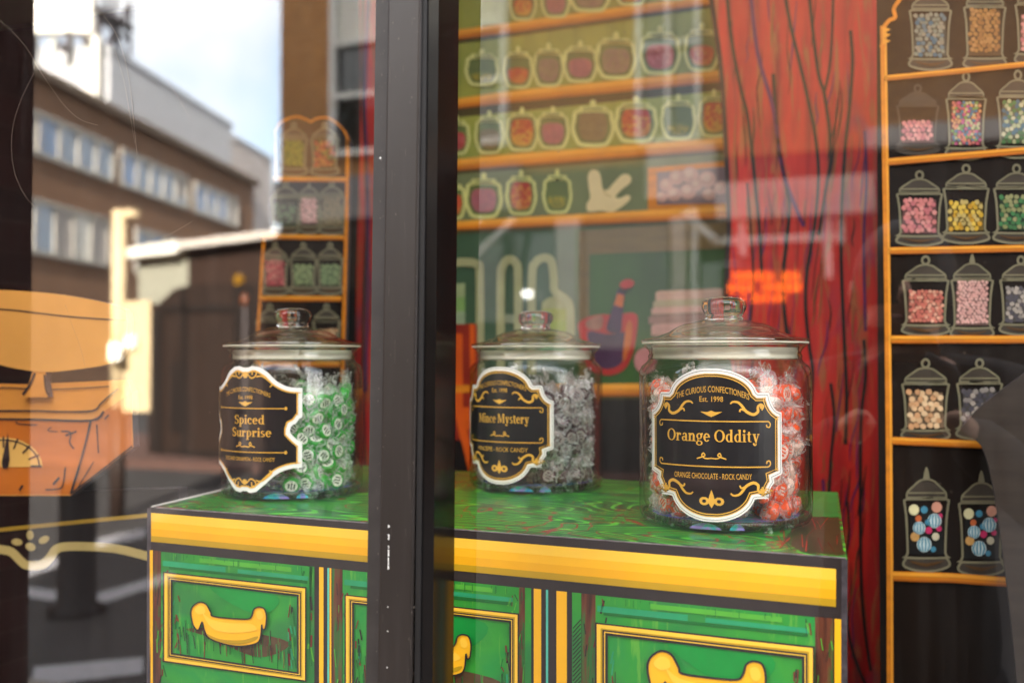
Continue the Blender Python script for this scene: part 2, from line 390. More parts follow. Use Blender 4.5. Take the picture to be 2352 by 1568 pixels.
# ------------------------------------------------------------------ the photographer, whose dark reflection shades the lower right of the pane
COATM = mat('dark_coat', (20, 18, 20), .85, .3, 25); TROUM = mat('dark_trousers', (22, 22, 28), .85, .25, 25); SKINM = mat('skin', (196, 148, 122), .55, .06, 20, spec=.4); HAIRM = mat('dark_hair', (30, 22, 17), .6, .3, 90, stretch=(1, 1, .2)); GLOVE = mat('dark_glove', (26, 22, 22), .7, .2, 40); SHOEM = mat('black_shoe', (16, 15, 15), .4, .2, 20)
def skin_body(name, verts, edges, radii, m, parent, sub=2):
    me = bpy.data.meshes.new(name); me.from_pydata(verts, edges, []); o = bpy.data.objects.new(name, me); COL.objects.link(o)
    o.modifiers.new('skin', 'SKIN'); lay = me.skin_vertices[0].data
    for i, r in enumerate(radii): lay[i].radius = (r, r) if not isinstance(r, tuple) else r; lay[i].use_root = i == 0
    s = o.modifiers.new('sub', 'SUBSURF'); s.levels = s.render_levels = sub
    dg = bpy.context.evaluated_depsgraph_get(); new = bpy.data.meshes.new_from_object(o.evaluated_get(dg)); bpy.data.objects.remove(o)
    new.materials.clear(); new.materials.append(m); new['world'] = 1
    return link(name, new, parent, True)
PX, PY = .02, -1.22
per = thing('person', 'person in dark coat and gloves raising both hands to chin height, mirrored low at right', 'person', (PX, PY, .12))
def pv(L): return [(PX+x, PY+y, z+.12) for x, y, z in L]
# bare body, one continuous surface: pelvis, spine, neck, head, arms and legs
V = pv([(0, 0, .86), (0, .0, 1.02), (0, .01, 1.18), (0, .0, 1.28), (0, .02, 1.335), (0, .045, 1.41), (0, .05, 1.49), (0, .03, 1.54),
        (.165, 0, 1.25), (.28, .01, 1.03), (.13, .18, 1.165), (.065, .255, 1.235), (-.165, 0, 1.25), (-.28, .01, 1.03), (-.13, .18, 1.165), (-.065, .255, 1.235),
        (.09, 0, .78), (.11, .02, .45), (.12, -.02, .08), (.13, .10, .03), (-.09, 0, .78), (-.11, .02, .45), (-.12, -.02, .08), (-.13, .10, .03)])
E = [(0, 1), (1, 2), (2, 3), (3, 4), (4, 5), (5, 6), (6, 7), (3, 8), (8, 9), (9, 10), (10, 11), (3, 12), (12, 13), (13, 14), (14, 15), (0, 16), (16, 17), (17, 18), (18, 19), (0, 20), (20, 21), (21, 22), (22, 23)]
RR = [.13, .12, .13, .09, .05, .07, .085, .06, .05, .038, .032, .028, .05, .038, .032, .028, .085, .055, .04, .035, .085, .055, .04, .035]
body = skin_body('body', V, E, RR, SKINM, per)
CV = pv([(0, 0, .62), (0, 0, .86), (0, .0, 1.02), (0, .0, 1.18), (0, 0, 1.29), (0, .02, 1.325), (.17, 0, 1.26), (.285, .01, 1.02), (.085, .235, 1.215), (-.17, 0, 1.26), (-.285, .01, 1.02), (-.085, .235, 1.215)])
skin_body('coat', CV, [(1, 0), (1, 2), (2, 3), (3, 4), (4, 5), (4, 6), (6, 7), (7, 8), (4, 9), (9, 10), (10, 11)], [(.20, .15), (.18, .15), (.165, .15), (.18, .15), (.12, .10), (.068, .068), (.085, .085), (.07, .07), (.05, .05), (.085, .085), (.07, .07), (.05, .05)], COATM, per)
for s in (1, -1):
    skin_body('trouser_leg', pv([(s*.09, 0, .80), (s*.11, .02, .45), (s*.12, -.01, .10)]), [(0, 1), (1, 2)], [.105, .08, .07], TROUM, per)
    skin_body('shoe', pv([(s*.12, -.03, .05), (s*.125, .06, .04), (s*.135, .15, .032)]), [(0, 1), (1, 2)], [.05, .045, .035], SHOEM, per)
    # a hand whose fingers close round the camera body from the side
    hx = s*.062; hv = [(hx, .262, 1.245), (hx*.95, .275, 1.285)]; he = [(0, 1)]; hr = [.026, .024]
    for k in range(4):
        b0 = len(hv); x0 = hx*(.75+.18*k); hv += [(x0, .285, 1.305-.004*k), (x0*.9, .300, 1.325-.003*k), (x0*.72, .292, 1.345-.006*k)]; he += [(1, b0), (b0, b0+1), (b0+1, b0+2)]; hr += [.010, .009, .008]
    b0 = len(hv); hv += [(hx*.55, .262, 1.275), (hx*.35, .250, 1.295)]; he += [(0, b0), (b0, b0+1)]; hr += [.011, .009]
    skin_body('hand', pv(hv), he, hr, GLOVE, per)
b = MB(); HC = Vector((PX, PY+.045, 1.60)); prof = []
for i in range(9): a_ = R(90-i*14); prof.append((.098*math.cos(a_), .125*math.sin(a_)+.0))
b.lathe(prof, HAIRM, 28, HC+Vector((0, -.018, .005))); b.build('hair', per, True)
for s in (1, -1):
    b = MB(); b.lathe([(0, -.03), (.012, -.02), (.016, 0), (.012, .024), (0, .03)], SKINM, 10, HC+Vector((s*.088, -.005, -.015))); b.build('ear', per, True)
    b = MB(); b.lathe([(0, -.009), (.009, 0), (0, .009)], mat('eye', (30, 24, 22), .2), 8, HC+Vector((s*.033, .086, .005))); b.build('eye', per, True)
b = MB(); b.tube(HC+Vector((0, .082, -.005)), HC+Vector((0, .112, -.035)), .008, SKINM, 8, .015); b.build('nose', per, True)
b = MB(); b.tube(HC+Vector((-.024, .088, -.068)), HC+Vector((.024, .088, -.068)), .006, mat('lip', (150, 84, 74), .5), 8); b.build('mouth', per, True)
# ------------------------------------------------------------------ the street the panes reflect (it stands behind the camera)
def mpl(P, ang):
    """Upright plane in the mirrored street through P, running along angle ang from +y; returns a pixel -> real point mapping."""
    d = Vector((math.sin(ang), math.cos(ang), 0)); n = Vector((d.y, -d.x, 0))
    return d, n
def depthpt(px, py, depth):
    d = ray(px, py); fwd = MAT @ Vector((0, 0, -1)); return CAM+d*(depth/d.dot(fwd))
BRICK = bricks('street_brick', (186, 134, 78), (164, 114, 66), (184, 154, 118), 4.4)
BRICKL = bricks('office_brick', (130, 94, 66), (114, 80, 56), (132, 112, 94), 4.4)
WHITEF = mat('white_window_frame', (226, 224, 216), .5, .05, 20)
DGLASS = mat('dark_window_glass', (30, 38, 38), .06, .3, 3, spec=.8)
BLIND = mat('white_blind', (224, 220, 208), .7, .06, 12)
LEAD = mat('grey_fascia', (128, 126, 124), .6, .15, 6); LEADL = mat('pale_fascia', (200, 190, 180), .6, .12, 6)
SHOPD = mat('shopfront_dark', (40, 38, 36), .4, .3, 5)
YO = 10.9
def orect(mb, x0, x1, y0, y1, m, proud=0., depth=.08):
    """a block on the opposite front, from photo pixels (taken at its middle) to an upright rectangle"""
    cx_, cy_ = (x0+x1)/2, (y0+y1)/2
    X0, X1 = at(x0, cy_, YO).x, at(x1, cy_, YO).x; Z1, Z0 = at(cx_, y0, YO).z, at(cx_, y1, YO).z
    mb.box(X0, X1, -YO-.02, -YO-.02+depth+proud, Z0, Z1, m); return X0, X1, Z0, Z1
op = thing('opposite_building', 'brick building with white framed windows over a dark shopfront, mirrored in the right pane', 'building', (-2, -13, 0))
XO0 = at(640, 700, YO).x
zf = at(1900, 345, YO).z
b = MB(); b.box(XO0, 16, -20, -YO-.02, zf, 8.4, BRICK); b.build('brick_wall', op)
b = MB(); b.box(XO0, 16, -20, -YO-.03, 0, zf-.02, SHOPD); b.build('shopfront_wall', op)
b = MB(); b.box(XO0-.1, 16.1, -20.1, -YO+.1, 8.4, 8.7, LEAD); b.build('parapet', op)
b = MB(); Z = at(2100, 320, YO).z; b.box(at(1990, 330, YO).x, 16, -YO-.02, -YO+.22, Z-.10, Z+.12, LEADL); b.build('lead_ledge', op)
b = MB(); orect(b, 1650, 2010, 415, 500, LEADL, .12); b.build('shop_fascia', op)
b = MB(); orect(b, 1490, 1645, 335, 455, LEADL, .10); b.build('pale_board', op)
b = MB(); orect(b, 640, 1200, 400, 500, LEAD, .08); b.build('grey_fascia', op)
def owin(x0, x1, y0, y1, vs_, hs_, blind):
    w = thing('w', None, None); bpy.data.objects.remove(w)
    b = MB(); f = 13
    for x in [x0, x1]+vs_: orect(b, x-f/2, x+f/2, y0, y1, WHITEF, .05)
    for y in hs_+[y1]: orect(b, x0, x1, y-f/2, y+f/2, WHITEF, .046)
    o = b.build('window', op); b = MB(); orect(b, x0, x1, y0, y1, DGLASS, -.055); b.build('window_glazing', o)
    if blind: b = MB(); orect(b, x0, x1, y0, blind, BLIND, -.048); b.build('blind_or_sky_pane', o)
owin(772, 1162, -260, 340, [907, 1046], [82, 206], 78)
owin(1470, 1604, -260, 325, [1537], [108, -60], None)
for i, x in enumerate((2080, 2480, 2900)): owin(x+140, x+300, -420, -40, [x+220], [-220], -250)
b = MB()
for x0, x1, y0, y1, m in ((1282, 1338, 505, 830, LEADL), (1545, 1580, 500, 800, LEADL), (1590, 1606, 480, 800, WHITEF), (1640, 1925, 542, 558, WHITEF), (1700, 1716, 470, 590, WHITEF), (1896, 1912, 460, 640, WHITEF), (1926, 1940, 470, 560, WHITEF), (1180, 1280, 540, 760, DGLASS), (1345, 1540, 520, 800, DGLASS), (780, 1030, 510, 900, DGLASS), (1615, 1990, 600, 860, DGLASS), (1040, 1160, 560, 740, LEAD)):
    orect(b, x0, x1, y0, y1, m, .03+(x0 % 7)*.004)
b.build('shopfront_frame', op)
b = MB()
for p in ((1180, 505, 1040, 640), (1100, 505, 1030, 580)): A, B = at(p[0], p[1], YO-.4), at(p[2], p[3], YO-1.2); b.tube(mir(A), mir(B), .04, LEADL)
b.build('awning_arm', op)
b = MB(); A, B = at(1570, 490, YO-.3), at(1640, 550, YO-.3); b.tube(mir(A), mir(B), .05, WHITEF); b.build('pipe', op)
# LED board and lamp on the shopfront
def emit(name, rgb, s):
    m = bpy.data.materials.new(name); m.use_nodes = True; t = m.node_tree; t.nodes.clear(); o = N(t, 'OutputMaterial'); e = N(t, 'Emission', Color=(*rgb, 1), Strength=s); t.links.new(e.outputs[0], o.inputs['Surface']); return m
LED = emit('led_orange', (1, .13, .005), .85)
led = thing('led_sign', 'lit orange dot-matrix sign of three short lines mirrored over the red curtain', 'led sign', mir(at(1760, 720, YO-.25)))
b = MB(); P, Q = mir(at(1655, 610, YO-.2)), mir(at(1865, 712, YO-.2)); b.box(P.x, Q.x, P.y-.08, P.y, Q.z, P.z, BLACK); b.build('led_case', led)
b = MB(); q = random.Random(4)
for y0, y1, x0, x1 in ((623, 645, 1672, 1838), (648, 672, 1672, 1850), (676, 694, 1704, 1800)):
    x = x0
    while x < x1:
        w = q.uniform(7, 11)
        if not (q.random() < .12): A, B = mir(at(x, y0+q.uniform(0, 3), YO-.21)), mir(at(x+w, y1-q.uniform(0, 3), YO-.21)); b.box(A.x, B.x, P.y+.002, P.y+.012, B.z, A.z, LED)
        x += w+4.5
b.build('led_lettering', led)
lampE = emit('lamp_white', (1, .97, .9), 1.4)
wl = thing('wall_lamp', 'small lit white lamp mirrored above the middle jar lid', 'lamp', mir(at(1212, 675, YO-.3)))
b = MB(); p = mir(at(1212, 675, YO-.3)); b.lathe([(0, -.045), (.05, -.035), (.065, 0), (.05, .035), (0, .045)], lampE, 16, p); b.build('lamp_globe', wl, True)
b = MB(); b.tube(p+Vector((0, -.06, 0)), p+Vector((0, -.34, 0)), .02, BLACK); b.build('lamp_arm', wl)

# brick office block receding up the side street
AO = -R(15.65); PO = depthpt(20, 840, 25.0); dO, nO = mpl(PO, AO)
def of(px, py): return atp(px, py, PO, nO)
def opt(s, z, out=0): p = PO+dO*s+nO*out; return mir(Vector((p.x, p.y, z)))
def so(px, py): return (of(px, py)-PO).dot(dO)
zr = of(300, 287).z; S0, S1 = -30, so(582, 560)
off_ = thing('office_building', 'brown brick office block with long ribbon windows mirrored in the left pane', 'building', opt(0, 0))
def ob(mb, s0, s1, z0, z1, m, o0=-12, o1=0.):
    v = [opt(s, z, o) for s in (s0, s1) for o in (o0, o1) for z in (z0, z1)]
    return mb.add(v, [(0, 1, 3, 2), (4, 6, 7, 5), (0, 4, 5, 1), (2, 3, 7, 6), (0, 2, 6, 4), (1, 5, 7, 3)], m)
b = MB(); ob(b, S0, S1, 0, zr, BRICKL); b.build('brick_wall', off_)
b = MB(); ob(b, S0-.2, S1+.2, zr, zr+.25, mat('coping', (104, 88, 74), .8), -12.2, .2); b.build('coping', off_)
OGL = mat('office_glass', (120, 140, 160), .05, .15, 1.2, spec=1.0); OFR = mat('office_window_frame', (158, 152, 142), .5, .06, 10); CURT = mat('office_blind', (176, 168, 160), .7, .15, 3, stretch=(8, 8, 1)); BLU = mat('office_sky_pane', (96, 128, 168), .1, .2, 1, spec=.8)  # blue panes have the sky's reflection put into their colour
def ribbon(xa, xb, ya, yb, q):
    s0, s1 = so(xa, ya), so(xb, ya); z1, z0 = of(xa, ya).z, of(xa, yb).z; n = max(3, int((s1-s0)/.95))
    b = MB(); ob(b, s0, s1, z0, z1, OGL, -.1, .02); g = None
    fr = MB(); ob(fr, s0, s1, z0-.06, z0+.06, OFR, -.1, .10); ob(fr, s0, s1, z1-.06, z1+.06, OFR, -.1, .10)
    for k in range(n+1): s = s0+(s1-s0)*k/n; ob(fr, s-.05, s+.05, z0, z1, OFR, -.1, .09)
    o = fr.build('window', off_); b.build('window_glazing', o)
    for k in range(n):
        if q.random() < .75:
            a0, a1 = s0+(s1-s0)*(k+.1)/n, s0+(s1-s0)*(k+.9)/n; lo = z0+(z1-z0)*q.choice((0.05, 0.05, .3, .5)); pn = MB(); ob(pn, a0, a1, lo, z1-.05, q.choice((CURT, BLU, BLIND, BLU)), -.1, .035); pn.build('blind_or_sky_pane', o)
q = random.Random(9); HT, HB = 0, 0
W1 = ((-300, 258), (276, 428), (445, 543))
zt1, zb1 = of(60, 250).z, of(60, 345).z; zt2, zb2 = of(60, 455).z, of(60, 575).z
def pyz(px, z):
    lo, hi = -3000, 3000
    for _ in range(40):
        m = (lo+hi)/2
        if of(px, m).z > z: lo = m
        else: hi = m
    return (lo+hi)/2
for xa, xb in W1: ribbon(xa, xb, pyz(xa, zt1), pyz(xa, zb1), q)
for xa, xb in ((-300, 246), (310, 428), (445, 543)): ribbon(xa, xb, pyz(xa, zt2), pyz(xa, zb2), q)
# plant screens, mast and signs on its roof
SCRN = mat('roof_screen_grey', (186, 186, 188), .6, .05, 2); SCRN2 = mat('roof_screen_warm', (186, 176, 170), .6, .05, 2)
def screen(xa, xb, ytop, m, label, back, zb=None):
    s0, s1 = so(xa, 300), so(xb, 300); z1 = of(xa, ytop).z
    t = thing('roof_screen', label, 'roof screen', opt((s0+s1)/2, zr)); b = MB(); ob(b, s0, s1, zr+.25 if zb is None else zb, z1, m, back, -.3); b.build('screen_wall', t)
    b = MB(); ob(b, s0-.05, s1+.05, z1, z1+.12, mat('screen_trim', (176, 176, 178), .5), back-.05, -.25); b.build('screen_trim', t)
screen(272, 548, 114, SCRN, 'long flat grey plant screen on the roof of the brick office block', -6)
screen(552, 640, 316, SCRN2, 'lower grey block beyond the end of the office roof screen', -6, 0)
STEEL = mat('mast_steel', (70, 62, 62), .5, .2, 10); SUNW = mat('mast_white', (238, 232, 218), .45, .04, 8)
sm = so(256, 250); pm = opt(sm, zr, -.6)
ms = thing('antenna_mast', 'sunlit white cylinder antenna and steel gantry on the office roof edge', 'antenna mast', pm)
zt, zbm = of(255, 78).z, of(255, 256).z; rr = 15/F*(of(255, 200)-CAM).length
b = MB(); b.lathe([(0, 0), (rr*.95, 0), (rr, .06), (rr, zt-zbm-.06), (rr*.9, zt-zbm), (0, zt-zbm)], SUNW, 24, Vector((pm.x, pm.y, zbm))); b.build('antenna_cylinder', ms, True)
b = MB(); b.tube((pm.x, pm.y, zr), (pm.x, pm.y, zbm), rr*.4, STEEL); b.build('mast_pole', ms); b = MB(); b.tube((pm.x, pm.y, zt), (pm.x, pm.y, of(255, 20).z), rr*.5, mat('mast_tan', (170, 120, 80), .5)); b.build('mast_pole', ms)
b = MB(); zg0, zg1 = of(300, 150).z, of(300, -20).z; s_ = [so(x, 100) for x in (235, 272, 305, 338)]
for s in s_[2:]:
    for o in (-.6, -1.6): b.tube(opt(s, zg0-.4, o), opt(s, zg1, o), .07, STEEL, 6)
for z in (zg0+.3, (zg0+zg1)/2, of(300, 40).z): b.tube(opt(s_[0], z, -.6), opt(s_[3], z, -.6), .09, STEEL, 6); b.tube(opt(s_[0], z, -1.6), opt(s_[3], z, -1.6), .07, STEEL, 6)
b.tube(opt(s_[1], zg0, -.6), opt(s_[3], zg1, -.6), .09, STEEL, 6); b.tube(opt(s_[3], zg0, -.6), opt(s_[1], zg1, -.6), .07, STEEL, 6); b.tube(opt(s_[0], of(240, 10).z, -.6), opt(s_[3], of(320, 50).z, -.6), .16, STEEL, 6)
b.build('steel_gantry', ms)
# big white roof sign, facing the sun, with its legs and lamps
DS = 22.0
sg = thing('roof_sign', 'blank white sunlit board on thin posts at top left above the office roof', 'signboard', mir(depthpt(140, 160, DS)))
b = MB(); A, B = depthpt(60, -70, DS), depthpt(221, 84, DS); A, B = mir(A), mir(B)
tv = (B-A); tv.z = 0; L_ = tv.length; tv.normalize(); nv = Vector((tv.y, -tv.x, 0))
if nv.y < 0: nv = -nv
def sbox(mb, u0, u1, z0, z1, n0, n1, m):
    v = [A+tv*u+nv*n+Vector((0, 0, z-A.z)) for u in (u0, u1) for n in (n0, n1) for z in (z0, z1)]
    mb.add(v, [(0, 1, 3, 2), (4, 6, 7, 5), (0, 4, 5, 1), (2, 3, 7, 6), (0, 2, 6, 4), (1, 5, 7, 3)], m)
sbox(b, 0, L_, B.z, A.z, 0, .25, SUNW); b.build('sign_panel', sg)
b = MB()
for u in (.18, .42, .68): sbox(b, L_*u-.045, L_*u+.045, zr-1, B.z, .05, .14, mat('sign_post', (190, 190, 180), .5))
b.build('sign_post', sg)
for u in (.19, .70):
    b = MB(); sbox(b, L_*u-.05, L_*u+.05, B.z-.42, B.z, .3, .36, STEEL); sbox(b, L_*u-.14, L_*u+.06, B.z-.46, B.z-.36, .3, .5, STEEL); b.build('sign_lamp', sg)

# shed with a sunlit white end, dark gates, lamp post with notices, bollard
dS = 16.5; PS = depthpt(320, 700, dS); dSv, nSv = mpl(PS, R(180-74.5))
if dSv.x < 0: dSv = -dSv
def sh(px, py): return atp(px, py, PS, nSv)
DTIM = mat('shaded_timber', (50, 34, 26), .7, .25, 5, stretch=(6, 6, 1)); SHW = mat('shed_white_cladding', (150, 148, 132), .6, .1, 4, stretch=(1, 1, 12))
sd_ = thing('low_shed', 'single storey shed with white roof edge and pale cladding mirrored behind the scale', 'shed', mir(sh(460, 1000)))
def quad_slab(mb, pts, m, th=.25, o=0.):
    n = len(pts); f = [mir(sh(x, y))+Vector((0, o, 0)) for x, y in pts]; k = [p-Vector((0, th, 0)) for p in f]
    mb.add(f+k, [tuple(range(n)), tuple(range(n, 2*n))[::-1]]+[(i, (i+1) % n, n+(i+1) % n, n+i) for i in range(n)], m)
b = MB(); quad_slab(b, [(318, 586), (432, 570), (432, 692), (318, 700)], SHW, 3); b.build('pale_cladding', sd_)
b = MB(); quad_slab(b, [(433, 566), (700, 540), (700, 1000), (433, 1000)], DTIM, 3); b.build('shaded_timber_wall', sd_)  # dark length of the wall, shade put into the timber colour
b = MB(); quad_slab(b, [(311, 574), (430, 556), (430, 584), (314, 596)], SUNW, 3.2, .25); quad_slab(b, [(431, 558), (700, 527), (700, 543), (431, 576)], LEADL, 3.2, .25); b.build('roof_edge', sd_)  # white then grey: sun and shade put into the edge colour
ga = thing('timber_gate', 'tall dark brown timber gate with framed panels mirrored beside the scale', 'gate', mir(depthpt(470, 1060, 14)))
P0 = depthpt(470, 1000, 14); 
def gp(px, py): return atp(px, py, P0, nSv)
def gslab(mb, pts, m, th, o=0.):
    n = len(pts); f = [mir(gp(x, y))+Vector((0, o, 0)) for x, y in pts]; k = [p-Vector((0, th, 0)) for p in f]
    mb.add(f+k, [tuple(range(n)), tuple(range(n, 2*n))[::-1]]+[(i, (i+1) % n, n+(i+1) % n, n+i) for i in range(n)], m)
GT = mat('gate_timber', (40, 27, 20), .7, .3, 4, stretch=(5, 5, 1)); GT2 = mat('gate_timber_dark', (28, 20, 16), .7, .3, 4, stretch=(5, 5, 1))
b = MB(); gslab(b, [(340, 720), (400, 664), (440, 652), (700, 646), (700, 1068), (340, 1062)], GT, .12); b.build('gate_boards', ga)
b = MB()
for x0, x1, y0, y1 in ((350, 374, 712, 1060), (418, 430, 660, 1060), (540, 562, 655, 1062), (570, 584, 655, 1062), (374, 540, 700, 716), (345, 700, 1035, 1050), (395, 418, 830, 990)): gslab(b, [(x0, y0), (x1, y0), (x1, y1), (x0, y1)], GT2, .02, .03)
b.build('gate_frame', ga)
yg = thing('warning_sign', 'small round yellow warning sign mirrored on the timber wall', 'sign', mir(depthpt(550, 642, 13.6)))
b = MB(); p = mir(depthpt(550, 642, 13.6)); b.tube(p, p+Vector((0, .03, 0)), .075, mat('sign_yellow', (120, 84, 4), .5), 20); b.build('sign_disc', yg)
b = MB(); b.tube(p+Vector((0, -.02, .1)), p+Vector((0, -.02, -1.6)), .025, STEEL, 8); b.build('sign_post', yg)
og = thing('gate_lamp', 'small amber lamp mirrored on the gate pillar below the yellow sign', 'lamp', mir(depthpt(563, 690, 13.4)))
b = MB(); p = mir(depthpt(563, 690, 13.5)); b.lathe([(0, -.08), (.05, -.05), (.06, .04), (0, .1)], mat('amber_glass', (110, 60, 34), .2), 12, p); b.build('lamp_glass', og, True)
b = MB(); b.tube(p+Vector((0, 0, -.08)), p+Vector((0, 0, -2.0)), .03, STEEL, 8); b.build('lamp_post', og)
dP = 9.3; pp = mir(depthpt(272, 800, dP)); w_ = 17/F*dP
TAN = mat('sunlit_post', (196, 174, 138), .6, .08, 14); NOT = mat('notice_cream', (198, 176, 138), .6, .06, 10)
post = thing('lamp_post', 'sunlit cream post with notice boards mirrored across the scale', 'lamp post', (pp.x, pp.y, 0))
zt = depthpt(272, 482, dP).z
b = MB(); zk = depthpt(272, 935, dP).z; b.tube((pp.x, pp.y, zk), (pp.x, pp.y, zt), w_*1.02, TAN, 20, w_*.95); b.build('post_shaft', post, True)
b = MB(); b.tube((pp.x, pp.y, 0), (pp.x, pp.y, zk), w_*1.0, mat('post_shade_dark', (46, 34, 28), .6), 20); b.build('shaded_shaft', post, True)  # lower length of the post: shade put into a dark colour
b = MB(); b.box(pp.x, pp.x+.2, pp.y-.04, pp.y+.04, zt-.08, zt, TAN); b.build('post_bracket', post)
def nbox(mb, px, py, wpx, hpx, m, out):
    c = mir(depthpt(px+165*out, py, dP)); w, h = wpx/F*dP/.75, hpx/F*dP
    mb.box(c.x-w/2, c.x+w/2, c.y+out, c.y+out+.02, c.z-h/2, c.z+h/2, m)
b = MB(); nbox(b, 318, 818, 56, 252, NOT, .10); b.build('notice_board', post)
b = MB(); nbox(b, 269, 808, 26, 40, SUNW, .24); b.build('white_notice', post)
b = MB(); nbox(b, 303, 785, 24, 28, SUNW, .14); b.build('white_notice', post)
bo_ = mir(atz(176, 1405, .0)); bz = depthpt(176, 1150, (atz(176, 1405, 0)-CAM).length).z
bl = thing('bollard', 'black street bollard mirrored in the dresser cutout', 'bollard', (bo_.x, bo_.y, 0))
b = MB(); b.lathe([(.16, 0), (.16, .03), (.11, .05), (.10, .74), (.085, .76), (0, .765)], mat('bollard_black', (30, 26, 24), .6), 24, bo_); b.build('bollard_shaft', bl, True)
# ------------------------------------------------------------------ printed display boards behind the glass
def _green(t, b):
    v = coords(t); n = noise(t, v, 3, 5); n2 = noise(t, coords(t, (1, 1, .25)), 26, 5)
    c = ramp(t, n, [(.3, lin((126, 134, 44))), (.5, lin((154, 158, 58))), (.72, lin((130, 150, 64)))])
    c = mixc(t, ramp(t, n2, [(.5, (0, 0, 0)), (.75, (.5, .5, .5))]), c, lin((74, 98, 40)))
    t.links.new(c, b.inputs['Base Color']); b.inputs['Roughness'].default_value = .5
MURALG = node_mat('mural_green', _green)
MURALD = mat('mural_deep_green', (40, 78, 18), .5, .3, 9, stretch=(1, 1, .3))
MURALT = mat('mural_teal', (54, 82, 56), .5, .2, 9)
MURALO = mat('mural_olive_wood', (106, 84, 36), .5, .2, 12, stretch=(1, 1, 5))
SHADE = mat('print_shelf_line', (70, 62, 22), .5, .2, 20)
def _red(t, b):
    v = coords(t, (1, 1, .10)); n = noise(t, v, 30, 6, .6); n2 = noise(t, coords(t, (1, 1, .12)), 64, 5, 1.0); n3 = noise(t, coords(t, (1, 1, .25)), 16, 5, .8)
    c = ramp(t, n, [(.28, lin((104, 8, 6))), (.45, lin((178, 16, 10))), (.6, lin((206, 34, 14))), (.8, lin((150, 12, 16)))])
    c = mixc(t, ramp(t, n2, [(.52, (0, 0, 0)), (.66, (.9, .9, .9))]), c, lin((160, 88, 40)))
    c = mixc(t, ramp(t, n3, [(.60, (0, 0, 0)), (.72, (.55, .55, .55))]), c, lin((92, 24, 84)))
    t.links.new(c, b.inputs['Base Color']); b.inputs['Roughness'].default_value = .5
REDM = node_mat('curtain_print_red', _red)
LINEK = mat('print_line', (36, 16, 12), .5, .1, 20)
VIOLET = mat('print_violet', (92, 20, 78), .5, .2, 20)
PANELK = mat('shelf_panel_black', (28, 20, 15), .5, .3, 14, stretch=(1, 1, .3), spec=.12)
JGREY = mat('print_jar_grey', (124, 118, 92), .5, .12, 30)
JGREYD = mat('print_jar_shade', (62, 54, 44), .5, .12, 30)

def sw(rgb):
    g_ = sum(rgb)/3; rgb = tuple(int(v*.86+g_*.14) for v in rgb)
    return mat('sweet_%02x%02x%02x' % rgb, rgb, .5, .12, 60)
def sweets(a, cols, x0, x1, y0, y1, sx, sy, rot=0, layer=3, jit=.5):
    y = y0; row = 0
    while y < y1:
        x = x0+(sx*.5 if row % 2 else 0)
        while x < x1:
            a.ell(x+rnd.uniform(-jit, jit)*sx*.5, y+rnd.uniform(-jit, jit)*sy*.5, sx*.5, sy*.56, sw(rnd.choice(cols)), layer, 8, rot+rnd.uniform(-.4, .4), .25); x += sx
        y += sy; row += 1
def gradfill(a, pts, cols, layer):
    """The outline filled in horizontal bands of the listed colours (bands as printed)."""
    y0, y1 = min(p[1] for p in pts), max(p[1] for p in pts); n = len(cols)
    for k in range(n):
        lo, hi = y0+(y1-y0)*k/n-(.4 if k else .1), y0+(y1-y0)*(k+1)/n+.4
        q = []
        L = len(pts)
        def clip(P, s, lim):
            o = []
            for i in range(len(P)):
                p, r = P[i], P[(i+1) % len(P)]; ip, ir = s*(p[1]-lim) >= 0, s*(r[1]-lim) >= 0
                if ip: o.append(p)
                if ip != ir and r[1] != p[1]:
                    u = (lim-p[1])/(r[1]-p[1]); o.append((p[0]+(r[0]-p[0])*u, lim))
            return o
        q = clip(clip(list(pts), 1, lo), -1, hi)
        if len(q) > 2: a.poly(q, sw(cols[k]), layer)

STRK = mat('print_ochre_stroke', (128, 84, 40), .5, .2, 30)
# ---- the green mural of shelves
YM = 1.0
mural = thing('shelf_backdrop', 'large printed green backdrop of orange shelves with cartoon jars behind the middle jar', 'backdrop board', at(1330, 900, YM))
board('backdrop_board', [(1000, -160), (1760, -160), (1760, 1330), (1000, 1330)], YM, .01, MURALG, mural)
fy = ypl(YM)
a = Art(fy)
a.poly([(1000, 520), (1320, 506), (1320, 905), (1000, 912)], MURALT, 1).poly([(1320, 510), (1740, 480), (1740, 900), (1320, 904)], MURALD, 1)
a.poly([(1330, 530), (1354, 528), (1352, 890), (1330, 890)], MURALO, 2).poly([(1354, 528), (1700, 505), (1700, 570), (1354, 584)], MURALO, 2)
a.poly([(1000, 905), (1760, 905), (1760, 1330), (1000, 1330)], BLACK, 1)
a.poly([(1000, 352+20), (1740, 310), (1740, 340), (1000, 400)], SHADE, 1).poly([(1000, 215+30), (1740, 150), (1740, 200), (1000, 275)], SHADE, 1)
a.poly([(1000, 368), (1740, 320), (1740, 470), (1000, 512)], mat('mural_grey_green', (112, 120, 78), .5, .15, 9), 2)
a.build('painted_wall', mural)
